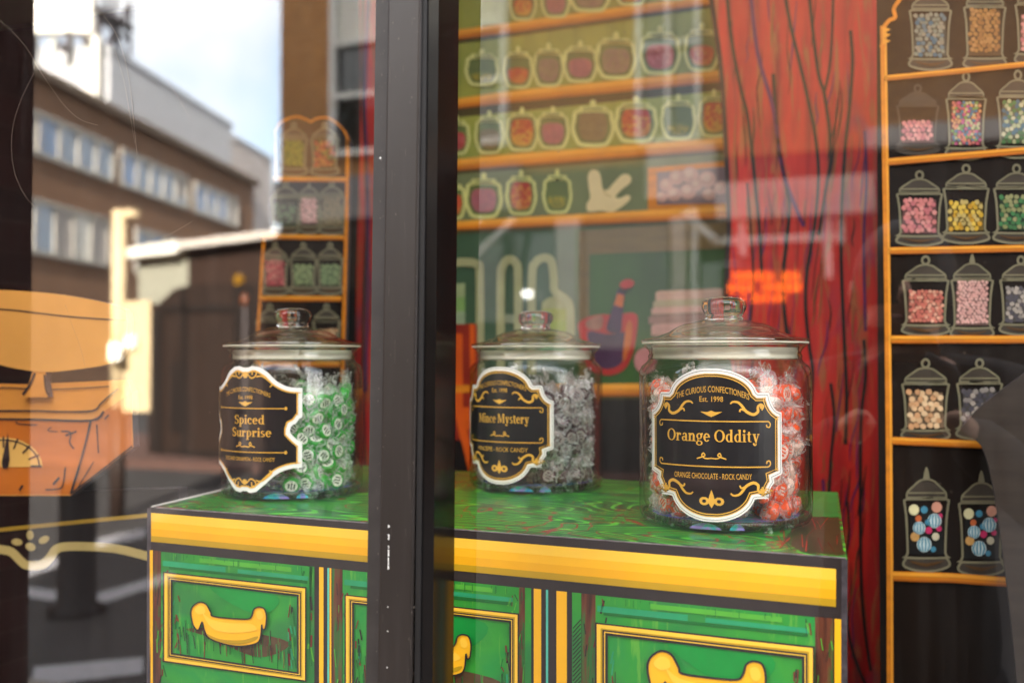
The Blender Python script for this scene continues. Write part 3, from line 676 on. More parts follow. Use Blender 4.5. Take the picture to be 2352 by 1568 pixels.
for pts in (((1000, 76), (1160, 54), (1640, -14), (1760, -32), (1760, -8), (1640, 10), (1160, 78), (1000, 98)),
            ((1000, 234), (1171, 209), (1650, 161), (1760, 150), (1760, 178), (1650, 190), (1171, 237), (1000, 256)),
            ((1000, 371), (1171, 354), (1660, 316), (1760, 308), (1760, 337), (1660, 345), (1171, 383), (1000, 396)),
            ((1000, 512), (1043, 508), (1667, 472), (1760, 467), (1760, 496), (1667, 502), (1043, 529), (1000, 532)),
            ((1000, 890), (1100, 884), (1480, 880), (1760, 878), (1760, 910), (1480, 909), (1100, 912), (1000, 916))):
    a = Art(fy); n = len(pts)//2; top, bot = pts[:n], pts[n:][::-1]
    mid_ = [((p[0]+q[0])/2, p[1]*.55+q[1]*.45) for p, q in zip(top, bot)]; lo_ = [((p[0]+q[0])/2, p[1]*.2+q[1]*.8) for p, q in zip(top, bot)]
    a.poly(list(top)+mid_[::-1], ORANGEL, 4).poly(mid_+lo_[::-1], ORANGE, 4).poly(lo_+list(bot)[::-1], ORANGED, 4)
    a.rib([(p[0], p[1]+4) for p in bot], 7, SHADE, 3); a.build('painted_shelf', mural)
def mjar(cx, top, bot, hw, cols, fill=.55):
    h = bot-top; a = Art(fy); s = hw
    body = cr([(cx-.74*s, top+.26*h), (cx-.94*s, top+.45*h), (cx-1.0*s, top+.66*h), (cx-.80*s, top+.90*h), (cx-.5*s, bot), (cx+.5*s, bot), (cx+.80*s, top+.90*h), (cx+1.0*s, top+.66*h), (cx+.94*s, top+.45*h), (cx+.74*s, top+.26*h)], 4, True)
    w = max(6.5, .20*hw)
    a.poly(body, mat('jar_print_inside', (98, 112, 56), .5, .2, 14), 3); a.rib(body, w, CREAM, 5, True)
    a.poly([(cx-.8*s, top+.27*h), (cx-.66*s, top+.15*h), (cx+.66*s, top+.15*h), (cx+.8*s, top+.27*h)], CREAM, 5)
    a.poly([(cx-.5*s, top+.22*h), (cx-.42*s, top+.19*h), (cx+.42*s, top+.19*h), (cx+.5*s, top+.22*h)], mat('jar_print_inside', (0, 0, 0)), 6)
    a.ell(cx, top+.09*h, .16*s, .09*h, CREAM, 5, 12)
    o = a.build('painted_jar', mural)
    f = Art(fy); y0 = bot-.1*h-fill*h*.8
    pts = cr([(cx-.60*s, y0+.03*h), (cx, y0-.01*h), (cx+.60*s, y0+.03*h), (cx+.72*s, top+.66*h), (cx+.45*s, bot-.11*h), (cx-.45*s, bot-.11*h), (cx-.72*s, top+.66*h)], 4, True)
    gradfill(f, pts, cols, 4)
    x0, x1 = cx-.5*s, cx+.5*s
    sweets(f, cols, x0, x1, y0+.08*h, bot-.16*h, max(6, s*.22), max(6, s*.22), 0, 5, .8)
    f.build('painted_sweets', o)
OY = [(196, 60, 30), (214, 96, 30), (222, 140, 36), (214, 150, 40)]; RD = [(206, 70, 34), (216, 80, 34), (212, 110, 40)]
PK = [(184, 96, 96), (176, 92, 100), (168, 92, 96)]; MV = [(140, 118, 84), (150, 124, 88), (146, 112, 92)]; OB = [(126, 106, 62), (132, 112, 66)]
YG = [(120, 128, 50), (176, 160, 40), (150, 140, 44)]; RP = [(186, 60, 54), (196, 84, 80), (180, 62, 60)]; RY = [(186, 52, 36), (206, 80, 34), (218, 134, 34), (206, 120, 40)]
for j in ((1201, -40, 44, 29, OY), (1276, -46, 38, 31, PK), (1355, -56, 24, 44, MV), (1450, -70, 10, 36, OY), (1545, -80, -2, 36, RP),
          (1107, 112, 194, 36, YG, .3), (1190, 106, 200, 32, RD, .45), (1260, 99, 196, 33, MV, .65), (1333, 93, 186, 37, PK), (1415, 73, 178, 44, MV, .65), (1516, 58, 168, 44, RP, .6), (1612, 52, 160, 38, RD, .5),
          (1048, 264, 352, 29, RP), (1124, 254, 350, 31, OB), (1199, 246, 344, 35, OY, .75), (1270, 244, 339, 35, PK, .6), (1362, 229, 333, 46, OB, .75), (1461, 221, 324, 46, RY, .75), (1558, 216, 318, 38, YG, .3), (1640, 205, 312, 34, OY, .75),
          (1043, 410, 500, 24, RD, .6), (1111, 396, 497, 40, PK, .65), (1197, 390, 490, 33, RY, .75), (1280, 388, 487, 31, YG, .35)):
    mjar(*j)
# bone hand ornament
a = Art(fy)
a.poly(cr([(1352, 486), (1347, 470), (1355, 455), (1352, 430), (1350, 405), (1358, 391), (1372, 392), (1380, 405), (1384, 432), (1395, 436), (1410, 420), (1428, 402), (1443, 401), (1450, 410), (1446, 422), (1428, 436), (1414, 452), (1424, 455), (1440, 448), (1448, 452), (1444, 462), (1424, 478), (1405, 487), (1380, 484)], 4, True), BONE, 5)
a.rib(cr([(1384, 434), (1392, 446), (1404, 452)], 5), 2, mat('print_bone_line', (176, 150, 96), .5), 6); a.build('painted_hand', mural)
# framed picture of pink balls
a = Art(fy)
a.poly([(1488, 386), (1700, 366), (1700, 476), (1488, 482)], ORANGE, 4).poly([(1509, 396), (1700, 380), (1700, 466), (1509, 470)], mat('picture_purple', (134, 112, 112), .5, .15, 20), 5)
o = a.build('painted_picture', mural); a = Art(fy)
for x, y, r in ((1530, 425, 16), (1554, 408, 18), (1548, 446, 17), (1585, 402, 20), (1580, 440, 19), (1625, 412, 20), (1655, 432, 16), (1628, 446, 15), (1520, 452, 13), (1600, 425, 14)):
    a.ell(x, y, r, r*.95, sw((206, 154, 136)), 6, 14); a.ell(x-3, y-4, r*.5, r*.45, sw((220, 178, 156)), 7, 10)
a.build('painted_ball', o)
# bottles drawn in outline
BW = 19
BOTL = mat('print_bottle_line', (158, 158, 112), .5, .12, 18)
for pts, fillp, cols in (([(1030, 880), (1030, 628), (1042, 606), (1070, 602), (1096, 608), (1102, 640), (1102, 870)], [(1034, 652), (1068, 650), (1068, 745), (1034, 748)], [(150, 166, 110), (120, 160, 80), (140, 160, 120)]),
                         ([(1150, 880), (1150, 650), (1154, 612), (1168, 596), (1184, 604), (1190, 640), (1190, 880)], [(1160, 722), (1182, 722), (1182, 742), (1160, 742)], [(140, 150, 116)]),
                         ([(1221, 860), (1222, 640), (1230, 604), (1248, 592), (1266, 600), (1272, 640), (1274, 668), (1300, 688), (1310, 714), (1310, 810)], None, None)):
    a = Art(fy); a.rib(cr(pts, 5), BW, BOTL, 6)
    if fillp: gradfill(a, fillp, cols, 5)
    else:
        gradfill(a, cr([(1250, 690), (1275, 680), (1300, 690), (1310, 720), (1310, 812), (1244, 812), (1244, 710)], 4, True), [(150, 150, 90), (150, 156, 48), (142, 160, 40), (110, 160, 72), (84, 156, 96)], 5)
    a.build('painted_bottle', mural)
# ice bucket with its bottle
a = Art(fy)
PURP, REDP = mat('print_purple', (62, 22, 62), .5, .25, 20), mat('print_bucket_red', (176, 30, 20), .5, .15, 20)
a.poly(cr([(1329, 742), (1352, 728), (1380, 722), (1420, 722), (1450, 718), (1464, 728), (1462, 770), (1452, 815), (1434, 848), (1405, 861), (1375, 858), (1352, 845), (1340, 810), (1332, 770)], 4, True), REDP, 4)
a.poly(cr([(1350, 762), (1400, 768), (1446, 762), (1440, 800), (1428, 832), (1404, 846), (1376, 842), (1362, 815)], 4, True), PURP, 5)
a.poly(cr([(1438, 750), (1448, 736), (1452, 756), (1446, 800), (1430, 830)], 4, True), mat('print_bucket_orange', (190, 92, 22), .5), 6)
a.poly(cr([(1344, 742), (1362, 728), (1384, 726), (1380, 754), (1356, 756)], 4, True), mat('print_ice', (150, 96, 74), .5, .3, 40), 6); o = a.build('painted_bucket', mural)
a = Art(fy)
a.poly(cr([(1394, 758), (1402, 722), (1412, 690), (1420, 664), (1434, 668), (1432, 700), (1428, 740), (1424, 764)], 4, True), PURP, 7)
a.poly([(1410, 700), (1418, 674), (1434, 678), (1430, 706)], mat('print_bucket_orange', (0, 0, 0)), 8).ell(1440, 652, 17, 11, REDP, 9, 12, -.2).poly([(1420, 668), (1426, 655), (1444, 660), (1438, 676)], BLACK, 8); a.build('painted_bottle', o)
# stacked pink cakes, pink ball, red side cupboard
a = Art(fy)
for k, (x0, x1, y0, y1, c) in enumerate(((1506, 1660, 668, 690, (198, 150, 122)), (1500, 1660, 690, 706, (170, 150, 110)), (1496, 1650, 706, 722, (206, 150, 128)), (1490, 1650, 724, 744, (150, 104, 88)), (1496, 1640, 744, 770, (196, 136, 122)), (1502, 1640, 770, 800, (150, 110, 86)))):
    a.poly([(x0, y0+4), (x0+8, y0), (x1, y0-6), (x1, y1-6), (x0, y1)], sw(c), 5)
a.build('painted_cake', mural)
a = Art(fy); a.ell(1482, 828, 26, 30, sw((196, 120, 116)), 5, 16); a.build('painted_ball', mural)
a = Art(fy)
a.poly([(1000, 744), (1096, 744), (1100, 1010), (1000, 1010)], mat('print_cupboard_red', (138, 34, 14), .5, .25, 12), 7).poly([(1040, 766), (1062, 766), (1064, 960), (1042, 960)], mat('print_cupboard_orange', (206, 84, 14), .5, .2, 12), 8)
a.poly([(1078, 744), (1090, 744), (1094, 960), (1082, 960)], mat('print_cupboard_orange', (0, 0, 0)), 8).poly([(1036, 884), (1100, 884), (1100, 900), (1036, 902)], ORANGE, 9).poly([(1044, 950), (1064, 950), (1104, 1120), (1086, 1120)], mat('print_cupboard_orange', (0, 0, 0)), 9).poly([(1064, 935), (1096, 935), (1098, 985), (1064, 985)], mat('print_cupboard_orange', (0, 0, 0)), 9)
a.build('painted_cupboard', mural)

# ---- red curtains printed on board
def curtain(label, outline, Y, lines, th=.008):
    t = thing('curtain_board', label, 'curtain', at(outline[-1][0], 1100, Y))
    board('printed_curtain', outline, Y, th, REDM, t)
    f = ypl(Y); a = Art(f)
    for w, m, p in lines: a.rib(cr(p, 8), w, m, 2)
    if len(lines) > 6:
        q = random.Random(21)
        for _ in range(150):                                # short broken grain strokes of the printed drawing
            x, y, L = q.uniform(1680, 1995), q.uniform(-60, 1450), q.uniform(50, 190); dx = (1720-x)*.05*L/100+q.uniform(-12, 12); w = q.uniform(1.5, 4.5)
            a.rib(cr([(x, y), (x+dx*.3+q.uniform(-5, 5), y+L*.4), (x+dx*.7+q.uniform(-5, 5), y+L*.75), (x+dx, y+L)], 4), [w*.3+w*.7*math.sin(math.pi*i/12) for i in range(13)], q.choice([K, K, VIOLET, STRK, STRK]), 1.5)
    a.build('fold_line', t); return t
K = LINEK
curtain('tall red printed curtain with black fold lines between green backdrop and dark shelves',
    [(1625, -120), (1640, 30), (1652, 110), (1662, 200), (1668, 333), (1673, 450), (1676, 540), (1669, 640), (1668, 760), (1690, 900), (1720, 1100), (1760, 1400), (1780, 1700), (2035, 1700), (2030, 1300), (2026, 800), (2022, 500), (2020, 0), (2020, -120)], .88,
    [(11, K, [(1618, -120), (1634, 0), (1644, 70), (1655, 150), (1663, 260), (1670, 400), (1674, 520), (1670, 600), (1668, 690)]),
     (8, K, [(1668, -40), (1676, 60), (1690, 150), (1704, 215), (1716, 262), (1726, 340), (1736, 440), (1744, 520), (1750, 640)]),
     (9, K, [(1776, 170), (1781, 250), (1788, 330), (1800, 400), (1813, 470), (1806, 560), (1798, 640), (1802, 720), (1812, 800)]),
     (8, K, [(1798, -40), (1816, 60), (1838, 150), (1856, 230), (1872, 310), (1880, 400), (1872, 510), (1854, 620), (1850, 700), (1858, 790), (1866, 860), (1858, 1000), (1866, 1150)]),
     (8, K, [(1856, -40), (1868, 80), (1880, 170), (1893, 215), (1904, 290), (1908, 360), (1896, 440), (1880, 540)]),
     (6, K, [(1914, -40), (1912, 60), (1906, 150), (1893, 215)]),
     (8, K, [(1953, 70), (1958, 140), (1952, 240), (1942, 330), (1934, 460), (1932, 600), (1938, 760), (1944, 900), (1942, 1020)]),
     (7, K, [(1908, 880), (1916, 960), (1908, 1060), (1904, 1180), (1914, 1270), (1936, 1340), (1940, 1400), (1960, 1500), (1996, 1590)]),
     (7, K, [(1984, 780), (1988, 860), (1978, 960), (1976, 1150), (1978, 1330), (1986, 1440), (2000, 1540)]),
     (9, VIOLET, [(1722, -40), (1740, 120), (1776, 250), (1800, 400), (1846, 520)]), (7, VIOLET, [(1986, 300), (1990, 420), (1984, 560), (1988, 760)]), (7, VIOLET, [(1890, 1100), (1898, 1230), (1890, 1350)]),
     (5, K, [(1936, 1380), (1940, 1300), (1950, 1220), (1946, 1150)]), (5, K, [(1716, 420), (1724, 520), (1730, 640), (1722, 760)])])
curtain('narrow red printed curtain strip showing just left of the grey window post',
    [(818, -120), (822, 300), (812, 700), (815, 1300), (990, 1300), (990, -120)], .97,
    [(9, K, [(819, -120), (823, 300), (813, 700), (816, 1300)]), (6, K, [(836, -100), (832, 200), (842, 460), (834, 760), (838, 1100)]), (8, VIOLET, [(846, 0), (838, 240), (846, 520), (840, 900)])])

# ---- shelf boards with cartoon sweet jars
def sjar(t, f, cx, top, bot, hw, cols, fill=.6, style='ring', lid=.3, line=None, cell=None, rot=.6):
    h = bot-top; s = hw; L = line or JGREY; a = Art(f); w = 5.2
    lid_y = top+lid*h; base = bot-.12*h
    body = [(cx-.86*s, lid_y), (cx-.98*s, lid_y+.08*h), (cx-.92*s, lid_y+.2*h), (cx-.86*s, base-.05*h), (cx-.92*s, base), (cx+.92*s, base), (cx+.86*s, base-.05*h), (cx+.92*s, lid_y+.2*h), (cx+.98*s, lid_y+.08*h), (cx+.86*s, lid_y)]
    a.rib(cr(body, 3, True), w, L, 3, True)
    k0 = top+.10*h
    dome = [(cx-.9*s, lid_y), (cx-.88*s, lid_y-.06*h), (cx-.6*s, lid_y-.12*h), (cx-.25*s, k0+.02*h), (cx+.25*s, k0+.02*h), (cx+.6*s, lid_y-.12*h), (cx+.88*s, lid_y-.06*h), (cx+.9*s, lid_y)]
    a.poly(cr(dome, 3), JGREYD, 2); a.rib(cr(dome, 3), w*.8, L, 3); a.rib([(cx-.9*s, lid_y), (cx+.9*s, lid_y)], w*1.6, L, 3); a.rib([(cx-.84*s, lid_y-.055*h), (cx+.84*s, lid_y-.055*h)], w*.7, L, 3)
    if style == 'ring': a.rib([(cx+.16*s*math.cos(i*.5236), top+.055*h+.05*h*math.sin(i*.5236)) for i in range(12)], w, L, 4, True)
    else: a.poly(cr([(cx-.16*s, k0+.02*h), (cx-.1*s, top+.04*h), (cx, top-.01*h), (cx+.1*s, top+.04*h), (cx+.16*s, k0+.02*h)], 3), L, 4)
    bs = [(cx-.9*s, base), (cx-1.06*s, base+.05*h), (cx-.98*s, bot-.03*h), (cx-.5*s, bot+.005*h), (cx, bot+.015*h), (cx+.5*s, bot+.005*h), (cx+.98*s, bot-.03*h), (cx+1.06*s, base+.05*h), (cx+.9*s, base)]
    a.poly(cr(bs, 3), JGREYD, 2); a.rib(cr(bs, 3), w, L, 3); a.poly(cr([(cx-.8*s, base+.03*h), (cx, base+.055*h), (cx+.8*s, base+.03*h), (cx, base+.09*h)], 3, True), mat('print_jar_warm', (84, 56, 22), .5), 4)
    o = a.build('painted_jar', t)
    q = Art(f); y0 = base-.02*h-fill*(base-lid_y)*.94; c = cell or s*.24
    q.poly([(cx-.76*s, y0+c*.3), (cx+.76*s, y0+c*.3), (cx+.8*s, base-.03*h), (cx-.8*s, base-.03*h)], sw(tuple(int(v*.5) for v in cols[0])), 2)
    if style == 'ball':
        for dx, dy, r, cc in ((-.32, .28, .36, 0), (.35, .05, .40, 0), (-.1, .80, .42, 0), (-.55, -.3, .3, 1), (.45, -.38, .3, 2), (.1, .35, .2, 3), (-.5, .55, .26, 4), (.4, .55, .22, 5), (-.1, -.3, .2, 6), (.05, .1, .16, 6), (.55, .3, .16, 3), (-.35, -.02, .18, 7), (.3, .95, .16, 6), (.6, -.1, .14, 3)):
            X, Y, rr = cx+dx*s*1.05, (lid_y+base)/2+(dy-.28)*s*1.45, r*s*.80
            col = [(220, 232, 226), (222, 214, 158), (220, 150, 120), (206, 30, 90), (216, 160, 80), (216, 206, 170), (60, 140, 170), (206, 96, 40)][cc]
            q.ell(X, Y, rr, rr*1.05, sw(col), 4, 14)
            if cc == 0:
                for u in (-.68, -.25, .2, .64): q.rib(cr([(X+u*rr*.7, Y-rr*.95*math.sqrt(1-u*u*.5)), (X+u*rr*1.15, Y), (X+u*rr*.7, Y+rr*.95*math.sqrt(1-u*u*.5))], 4), rr*.2, sw((38, 140, 168)), 5)
    else:
        sweets(q, cols, cx-.68*s, cx+.74*s, y0+c*.4, base-.05*h, c, c*.82, rot, 4)
    q.build('painted_sweets', o)
def shelves(t, f, lst, edge=13):
    for p, w in lst:
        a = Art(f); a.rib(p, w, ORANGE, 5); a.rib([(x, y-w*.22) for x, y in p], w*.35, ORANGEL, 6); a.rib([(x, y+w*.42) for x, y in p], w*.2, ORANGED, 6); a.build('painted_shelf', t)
YS = .66
sp = thing('shelf_panel', 'tall dark printed panel of orange shelves with cartoon sweet jars at the right', 'display panel', at(2200, 1500, YS))
board('panel_board', [(2013, -120), (2560, -120), (2560, 1760), (2024, 1760), (2016, 900)], YS, .01, PANELK, sp, BEADM)
f = ypl(YS)
a = Art(f); a.rib([(2029, 60), (2033, 330), (2038, 640), (2042, 980), (2044, 1300), (2045, 1760)], 15, ORANGE, 5); a.rib([(2033, 60), (2037, 330), (2042, 640), (2046, 980), (2048, 1300), (2049, 1760)], 5, ORANGEL, 6); a.build('painted_upright', sp)
a = Art(f); a.rib(cr([(2026, 110), (2031, 85), (2029, 66), (2042, 48), (2056, 40), (2053, 22), (2062, 6), (2078, -12), (2120, -40)], 6), [12]*6+[9]*43, ORANGE, 7)
for y in (62, 74, 88): a.poly([(2027, y), (2046, y+6), (2036, y+12), (2027, y+16)], ORANGEL, 8)
a.build('painted_scroll', sp)
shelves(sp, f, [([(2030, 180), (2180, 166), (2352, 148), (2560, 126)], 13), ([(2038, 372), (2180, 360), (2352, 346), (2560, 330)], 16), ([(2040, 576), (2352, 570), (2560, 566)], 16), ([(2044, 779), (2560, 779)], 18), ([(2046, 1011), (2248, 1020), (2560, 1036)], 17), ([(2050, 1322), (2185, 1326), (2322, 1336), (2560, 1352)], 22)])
GB = [(128, 132, 112), (140, 140, 118), (96, 120, 130), (60, 104, 128), (150, 140, 116)]; TN = [(176, 118, 48), (164, 106, 44), (186, 126, 60)]; PKK = [(214, 120, 116), (224, 140, 132), (200, 104, 108)]
MC = [(206, 80, 96), (214, 110, 90), (110, 150, 60), (60, 110, 140), (200, 70, 130), (216, 140, 80), (190, 180, 120)]; GW = [(170, 172, 120), (196, 186, 140), (70, 120, 60), (54, 100, 120)]
YL = [(216, 170, 30), (224, 186, 60), (196, 170, 90), (206, 150, 20)]; GN = [(52, 112, 60), (130, 140, 80), (60, 130, 70), (150, 150, 96)]; CO = [(216, 120, 96), (228, 160, 130), (206, 100, 84)]
LP = [(222, 160, 150), (226, 172, 160)]; GY = [(150, 140, 132), (80, 76, 84), (176, 164, 150)]; PE = [(226, 180, 128), (236, 196, 146), (214, 156, 104)]
for cx, top, bot, hw, cols, kw in ((2137, -30, 158, 46, GB, dict(fill=.95, lid=.28)), (2262, -40, 158, 46, TN, dict(fill=.98, lid=.28)), (2380, -50, 148, 46, PKK, dict(fill=.8)),
        (2108, 195, 352, 46, PKK, dict(fill=.62, line=JGREYD)), (2219, 166, 364, 44, MC, dict(fill=.95, cell=8)), (2338, 162, 360, 46, GW, dict(fill=.95, cell=11, rot=1.4)),
        (2112, 393, 562, 50, PKK, dict(fill=.9, rot=.7)), (2219, 378, 556, 50, YL, dict(fill=.72, rot=1.3)), (2335, 378, 556, 50, GN, dict(fill=.85)),
        (2126, 588, 768, 51, CO, dict(fill=.78, cell=9)), (2233, 584, 776, 46, LP, dict(fill=1.0, cell=8, style='dome')), (2345, 588, 766, 46, GY, dict(fill=.85)),
        (2126, 824, 1010, 52, PE, dict(fill=.86, cell=15)), (2250, 824, 1006, 50, GY, dict(fill=.9, cell=13)),
        (2128, 1074, 1308, 50, [(30, 28, 26)], dict(fill=.9, style='ball')), (2254, 1082, 1318, 50, [(30, 28, 26)], dict(fill=.9, style='ball'))):
    sjar(sp, f, cx, top, bot, hw, cols, **kw)
DGREY = mat('dark_cutout_grey', (58, 50, 44), .45, .22, 8, stretch=(1, 1, 9))
cb = thing('cutout_board', 'plain dark grey cutout board with a curved left edge covering the lowest painted jars', 'cutout board', at(2330, 1568, .60))
board('curved_board', cr([(2440, 790), (2352, 858), (2290, 903), (2240, 945), (2206, 986)], 4)+cr([(2240, 1010), (2262, 1040), (2285, 1140), (2310, 1320), (2330, 1500), (2350, 1760)], 5)+[(2600, 1760), (2600, 790)], .60, .012, DGREY, cb)

YL_ = .80
lp = thing('shelf_panel', 'small arch-topped printed shelf panel with cartoon jars behind the green candy jar', 'display panel', at(690, 1100, YL_))
board('panel_board', [(632, 300)]+cr([(638, 286), (655, 275), (680, 267), (704, 274), (714, 279), (726, 272), (752, 270), (778, 286), (797, 312)], 4)+[(804, 330), (800, 500), (792, 800), (786, 1180), (572, 1180), (584, 800), (600, 545), (628, 430)], YL_, .01, PANELK, lp)
f = ypl(YL_); a = Art(f)
a.rib(cr([(634, 300), (640, 286), (655, 276), (680, 268), (704, 275), (714, 280), (726, 273), (752, 271), (778, 287), (797, 313), (801, 345)], 4), 5, ORANGE, 4)
a.rib([(799, 320), (796, 500), (788, 800), (782, 1180)], 8, ORANGE, 4); a.rib([(632, 300), (634, 405)], 4, ORANGE, 4); a.rib([(606, 545), (590, 800), (578, 1180)], 7, ORANGE, 4); a.build('painted_frame', lp)
shelves(lp, f, [([(629, 411), (795, 413)], 11), ([(600, 543), (790, 546)], 11), ([(594, 685), (784, 686)], 12), ([(586, 836), (780, 836)], 12)])
for cx, top, bot, hw, cols, kw in ((675, 282, 402, 29, [(150, 156, 50), (128, 142, 44)], dict(fill=.95, cell=7)), (746, 282, 402, 30, [(190, 80, 50), (120, 120, 50), (150, 50, 40), (200, 120, 60)], dict(fill=.95, cell=8)),
        (656, 418, 536, 32, [(120, 140, 100), (96, 92, 74)], dict(fill=.9, cell=7)), (710, 418, 534, 24, LP, dict(fill=1, cell=7, style='dome')), (762, 416, 536, 29, [(140, 124, 92), (150, 134, 100)], dict(fill=1, cell=6)),
        (632, 558, 676, 28, [(190, 70, 76), (204, 110, 104)], dict(fill=.95, cell=7)), (697, 558, 674, 29, [(150, 166, 110), (130, 150, 100)], dict(fill=.8, cell=7)), (758, 558, 674, 28, [(140, 162, 110), (120, 146, 96)], dict(fill=.8, cell=7)),
        (620, 698, 826, 30, [(206, 70, 60), (214, 110, 90)], dict(fill=.7, cell=8)), (750, 698, 826, 30, PE, dict(fill=.75, cell=8))):
    sjar(lp, f, cx, top, bot, hw, cols, **kw)

# ---- the orange weighing scale cut-out
YC = .20
OW = mat('scale_orange', (212, 140, 58), .45, .14, 7, stretch=(1, 1, 3)); OW2 = mat('scale_orange_front', (194, 106, 30), .45, .16, 7, stretch=(1, 1, 3)); OW3 = mat('scale_orange_side', (190, 108, 44), .45, .16, 9)
OWP = mat('scale_pan', (216, 154, 74), .45, .12, 6); OWL = mat('scale_dial', (226, 176, 92), .45, .08, 8)
sc = thing('weighing_scale', 'orange cartoon weighing scale cutout with wide pan and half-round dial', 'weighing scale', at(100, 1137, YC))
f = ypl(YC)
board('scale_pan', cr([(-160, 672), (-60, 667), (0, 666), (50, 668), (130, 675), (200, 686), (250, 697), (288, 712)], 4)+cr([(292, 740), (286, 790), (268, 826), (240, 838), (200, 845), (150, 851), (110, 854), (60, 850), (0, 838), (-80, 815), (-160, 780)], 4), YC, .012, OWP, sc)
board('scale_neck', [(78, 846), (106, 846), (104, 874), (110, 912), (48, 912), (66, 880)], YC+.001, .01, OW, sc)
bo = board('scale_body', [(-160, 884), (0, 881), (60, 882), (110, 880), (150, 878), (200, 876), (292, 872), (302, 900), (306, 1026), (162, 1138), (-160, 1138)], YC+.012, .012, OW, sc)
f2 = ypl(YC+.012); a = Art(f2)
a.poly([(-160, 964), (207, 967), (160, 1134), (-160, 1134)], OW2, 1).poly([(210, 964), (300, 902), (303, 1024), (165, 1134)], OW3, 1)
for p, w in (([(-160, 890), (0, 890), (60, 892), (110, 894), (170, 892), (250, 887)], 2.6), ([(-160, 944), (60, 943), (140, 945), (212, 943), (232, 926), (252, 908), (272, 892)], 4.2), ([(-160, 962), (0, 962), (90, 963), (210, 965), (238, 944)], 4.6), ([(208, 966), (196, 1020), (182, 1070), (162, 1134)], 5), ([(162, 1134), (235, 1078), (304, 1024)], 4), ([(222, 974), (226, 1040)], 3), ([(178, 1120), (215, 1060)], 2.4), ([(240, 962), (250, 952)], 3),
              ([(38, 966), (42, 973), (85, 975)], 2.6), ([(140, 990), (162, 993), (160, 1016), (170, 1030)], 3.4), ([(150, 1000), (176, 990)], 4.2), ([(150, 1072), (145, 1110), (135, 1122), (104, 1124)], 3), ([(122, 1112), (136, 1096)], 5), ([(44, 1126), (52, 1114)], 5), ([(118, 980), (110, 988), (132, 991)], 2)):
    a.rib(cr(p, 4), w, INK, 3)
a.build('inked_line', bo)
a = Art(f2); D = [(8+90*math.cos(R(x)), 1072-68*math.sin(R(x))) for x in range(0, 181, 12)]
a.poly(D, OWL, 2); a.rib([(8+82*math.cos(R(x)), 1068-58*math.sin(R(x))) for x in range(0, 120, 8)], 3.4, INK, 3)
for x in (0, 22, 45, 68, 90, 112): a.rib([(8+62*math.cos(R(x)), 1070-42*math.sin(R(x))), (8+88*math.cos(R(x)), 1070-68*math.sin(R(x)))], 4, INK, 3)
a.poly([(4, 1060), (18, 993), (22, 1056), (18, 1074), (6, 1074)], INK, 4).ell(12, 1064, 8, 12, INK, 4, 12); a.build('dial', sc)
a = Art(f); a.rib(cr([(-160, 706), (0, 710), (80, 718), (160, 727), (288, 736)], 5), 3.2, INK, 1); a.build('rim_line', sc)
a = Art(f); a.rib(cr([(80, 856), (68, 884), (52, 906)], 4), 5.5, INK, 1); a.rib(cr([(102, 860), (104, 886), (108, 902), (114, 905)], 4), 4.5, INK, 1); a.build('neck_line', sc)

# ---- black dresser cut-out with gilt lines
YD = .26
dr = thing('dresser_cutout', 'glossy black dresser cutout with gilt lines and a four-petal flower below the scale', 'dresser board', at(150, 1568, YD))
DBK = mat('dresser_black', (15, 12, 12), .25, .3, 6, spec=.5)
board('dresser_board', [(-170, 1142), (410, 1120), (410, 1800), (-170, 1800)], YD, .02, DBK, dr)
f = ypl(YD); GILT = mat('dresser_gilt', (196, 174, 108), .45, .12, 14); GILTY = mat('dresser_gilt_yellow', (186, 150, 50), .45, .12, 14)
a = Art(f); a.rib([(-170, 1233), (0, 1216), (170, 1199), (410, 1176)], 9, GILTY, 1); a.build('gilt_line', dr)
a = Art(f); a.rib(cr([(-120, 1262), (-40, 1258), (8, 1262), (28, 1268), (46, 1286), (62, 1297), (95, 1296), (114, 1280), (130, 1260), (160, 1254), (230, 1256), (290, 1264), (410, 1296)], 6), 20, GILT, 1); a.build('gilt_scallop', dr)
a = Art(f)
for x, y, rx, ry, rt in ((39, 1244, 13, 8, .1), (69, 1228, 8, 11, 0), (101, 1239, 13, 8, -.5), (70, 1255, 12, 9, .3)): a.ell(x, y, rx, ry, GILT, 1, 14, rt)
a.build('gilt_flower', dr)
# ------------------------------------------------------------------ the green and gold cabinet
ZT = CAM.z-.184
FL, FR, BR, BL = (atz(x, y, ZT) for x, y in ((343, 1163), (1945, 1280), (1925, 1130), (763, 1065)))
fn = (FR-FL).cross(Vector((0, 0, 1))).normalized()
if fn.dot(CAM-FL) < 0: fn = -fn
def fface(x, y, l): return atp(x, y, FL+fn*(.0002+l*.0006), fn)
def _gfront(t, b):
    v = coords(t); n = noise(t, v, 9, 4, .6); n2 = noise(t, coords(t, (1, 1, .12)), 120, 4, .2); n3 = noise(t, v, 6, 3)
    c = ramp(t, n, [(.32, lin((22, 128, 44))), (.46, lin((50, 148, 48))), (.6, lin((28, 140, 58))), (.75, lin((70, 160, 52)))])
    c = mixc(t, ramp(t, n2, [(.60, (0, 0, 0)), (.68, (.55, .55, .55))]), c, lin((110, 176, 60)))
    c = mixc(t, ramp(t, n3, [(.60, (0, 0, 0)), (.64, (.6, .6, .6))]), c, lin((40, 110, 60)))
    t.links.new(c, b.inputs['Base Color']); b.inputs['Roughness'].default_value = .32
GREENF = node_mat('drawer_green', _gfront)
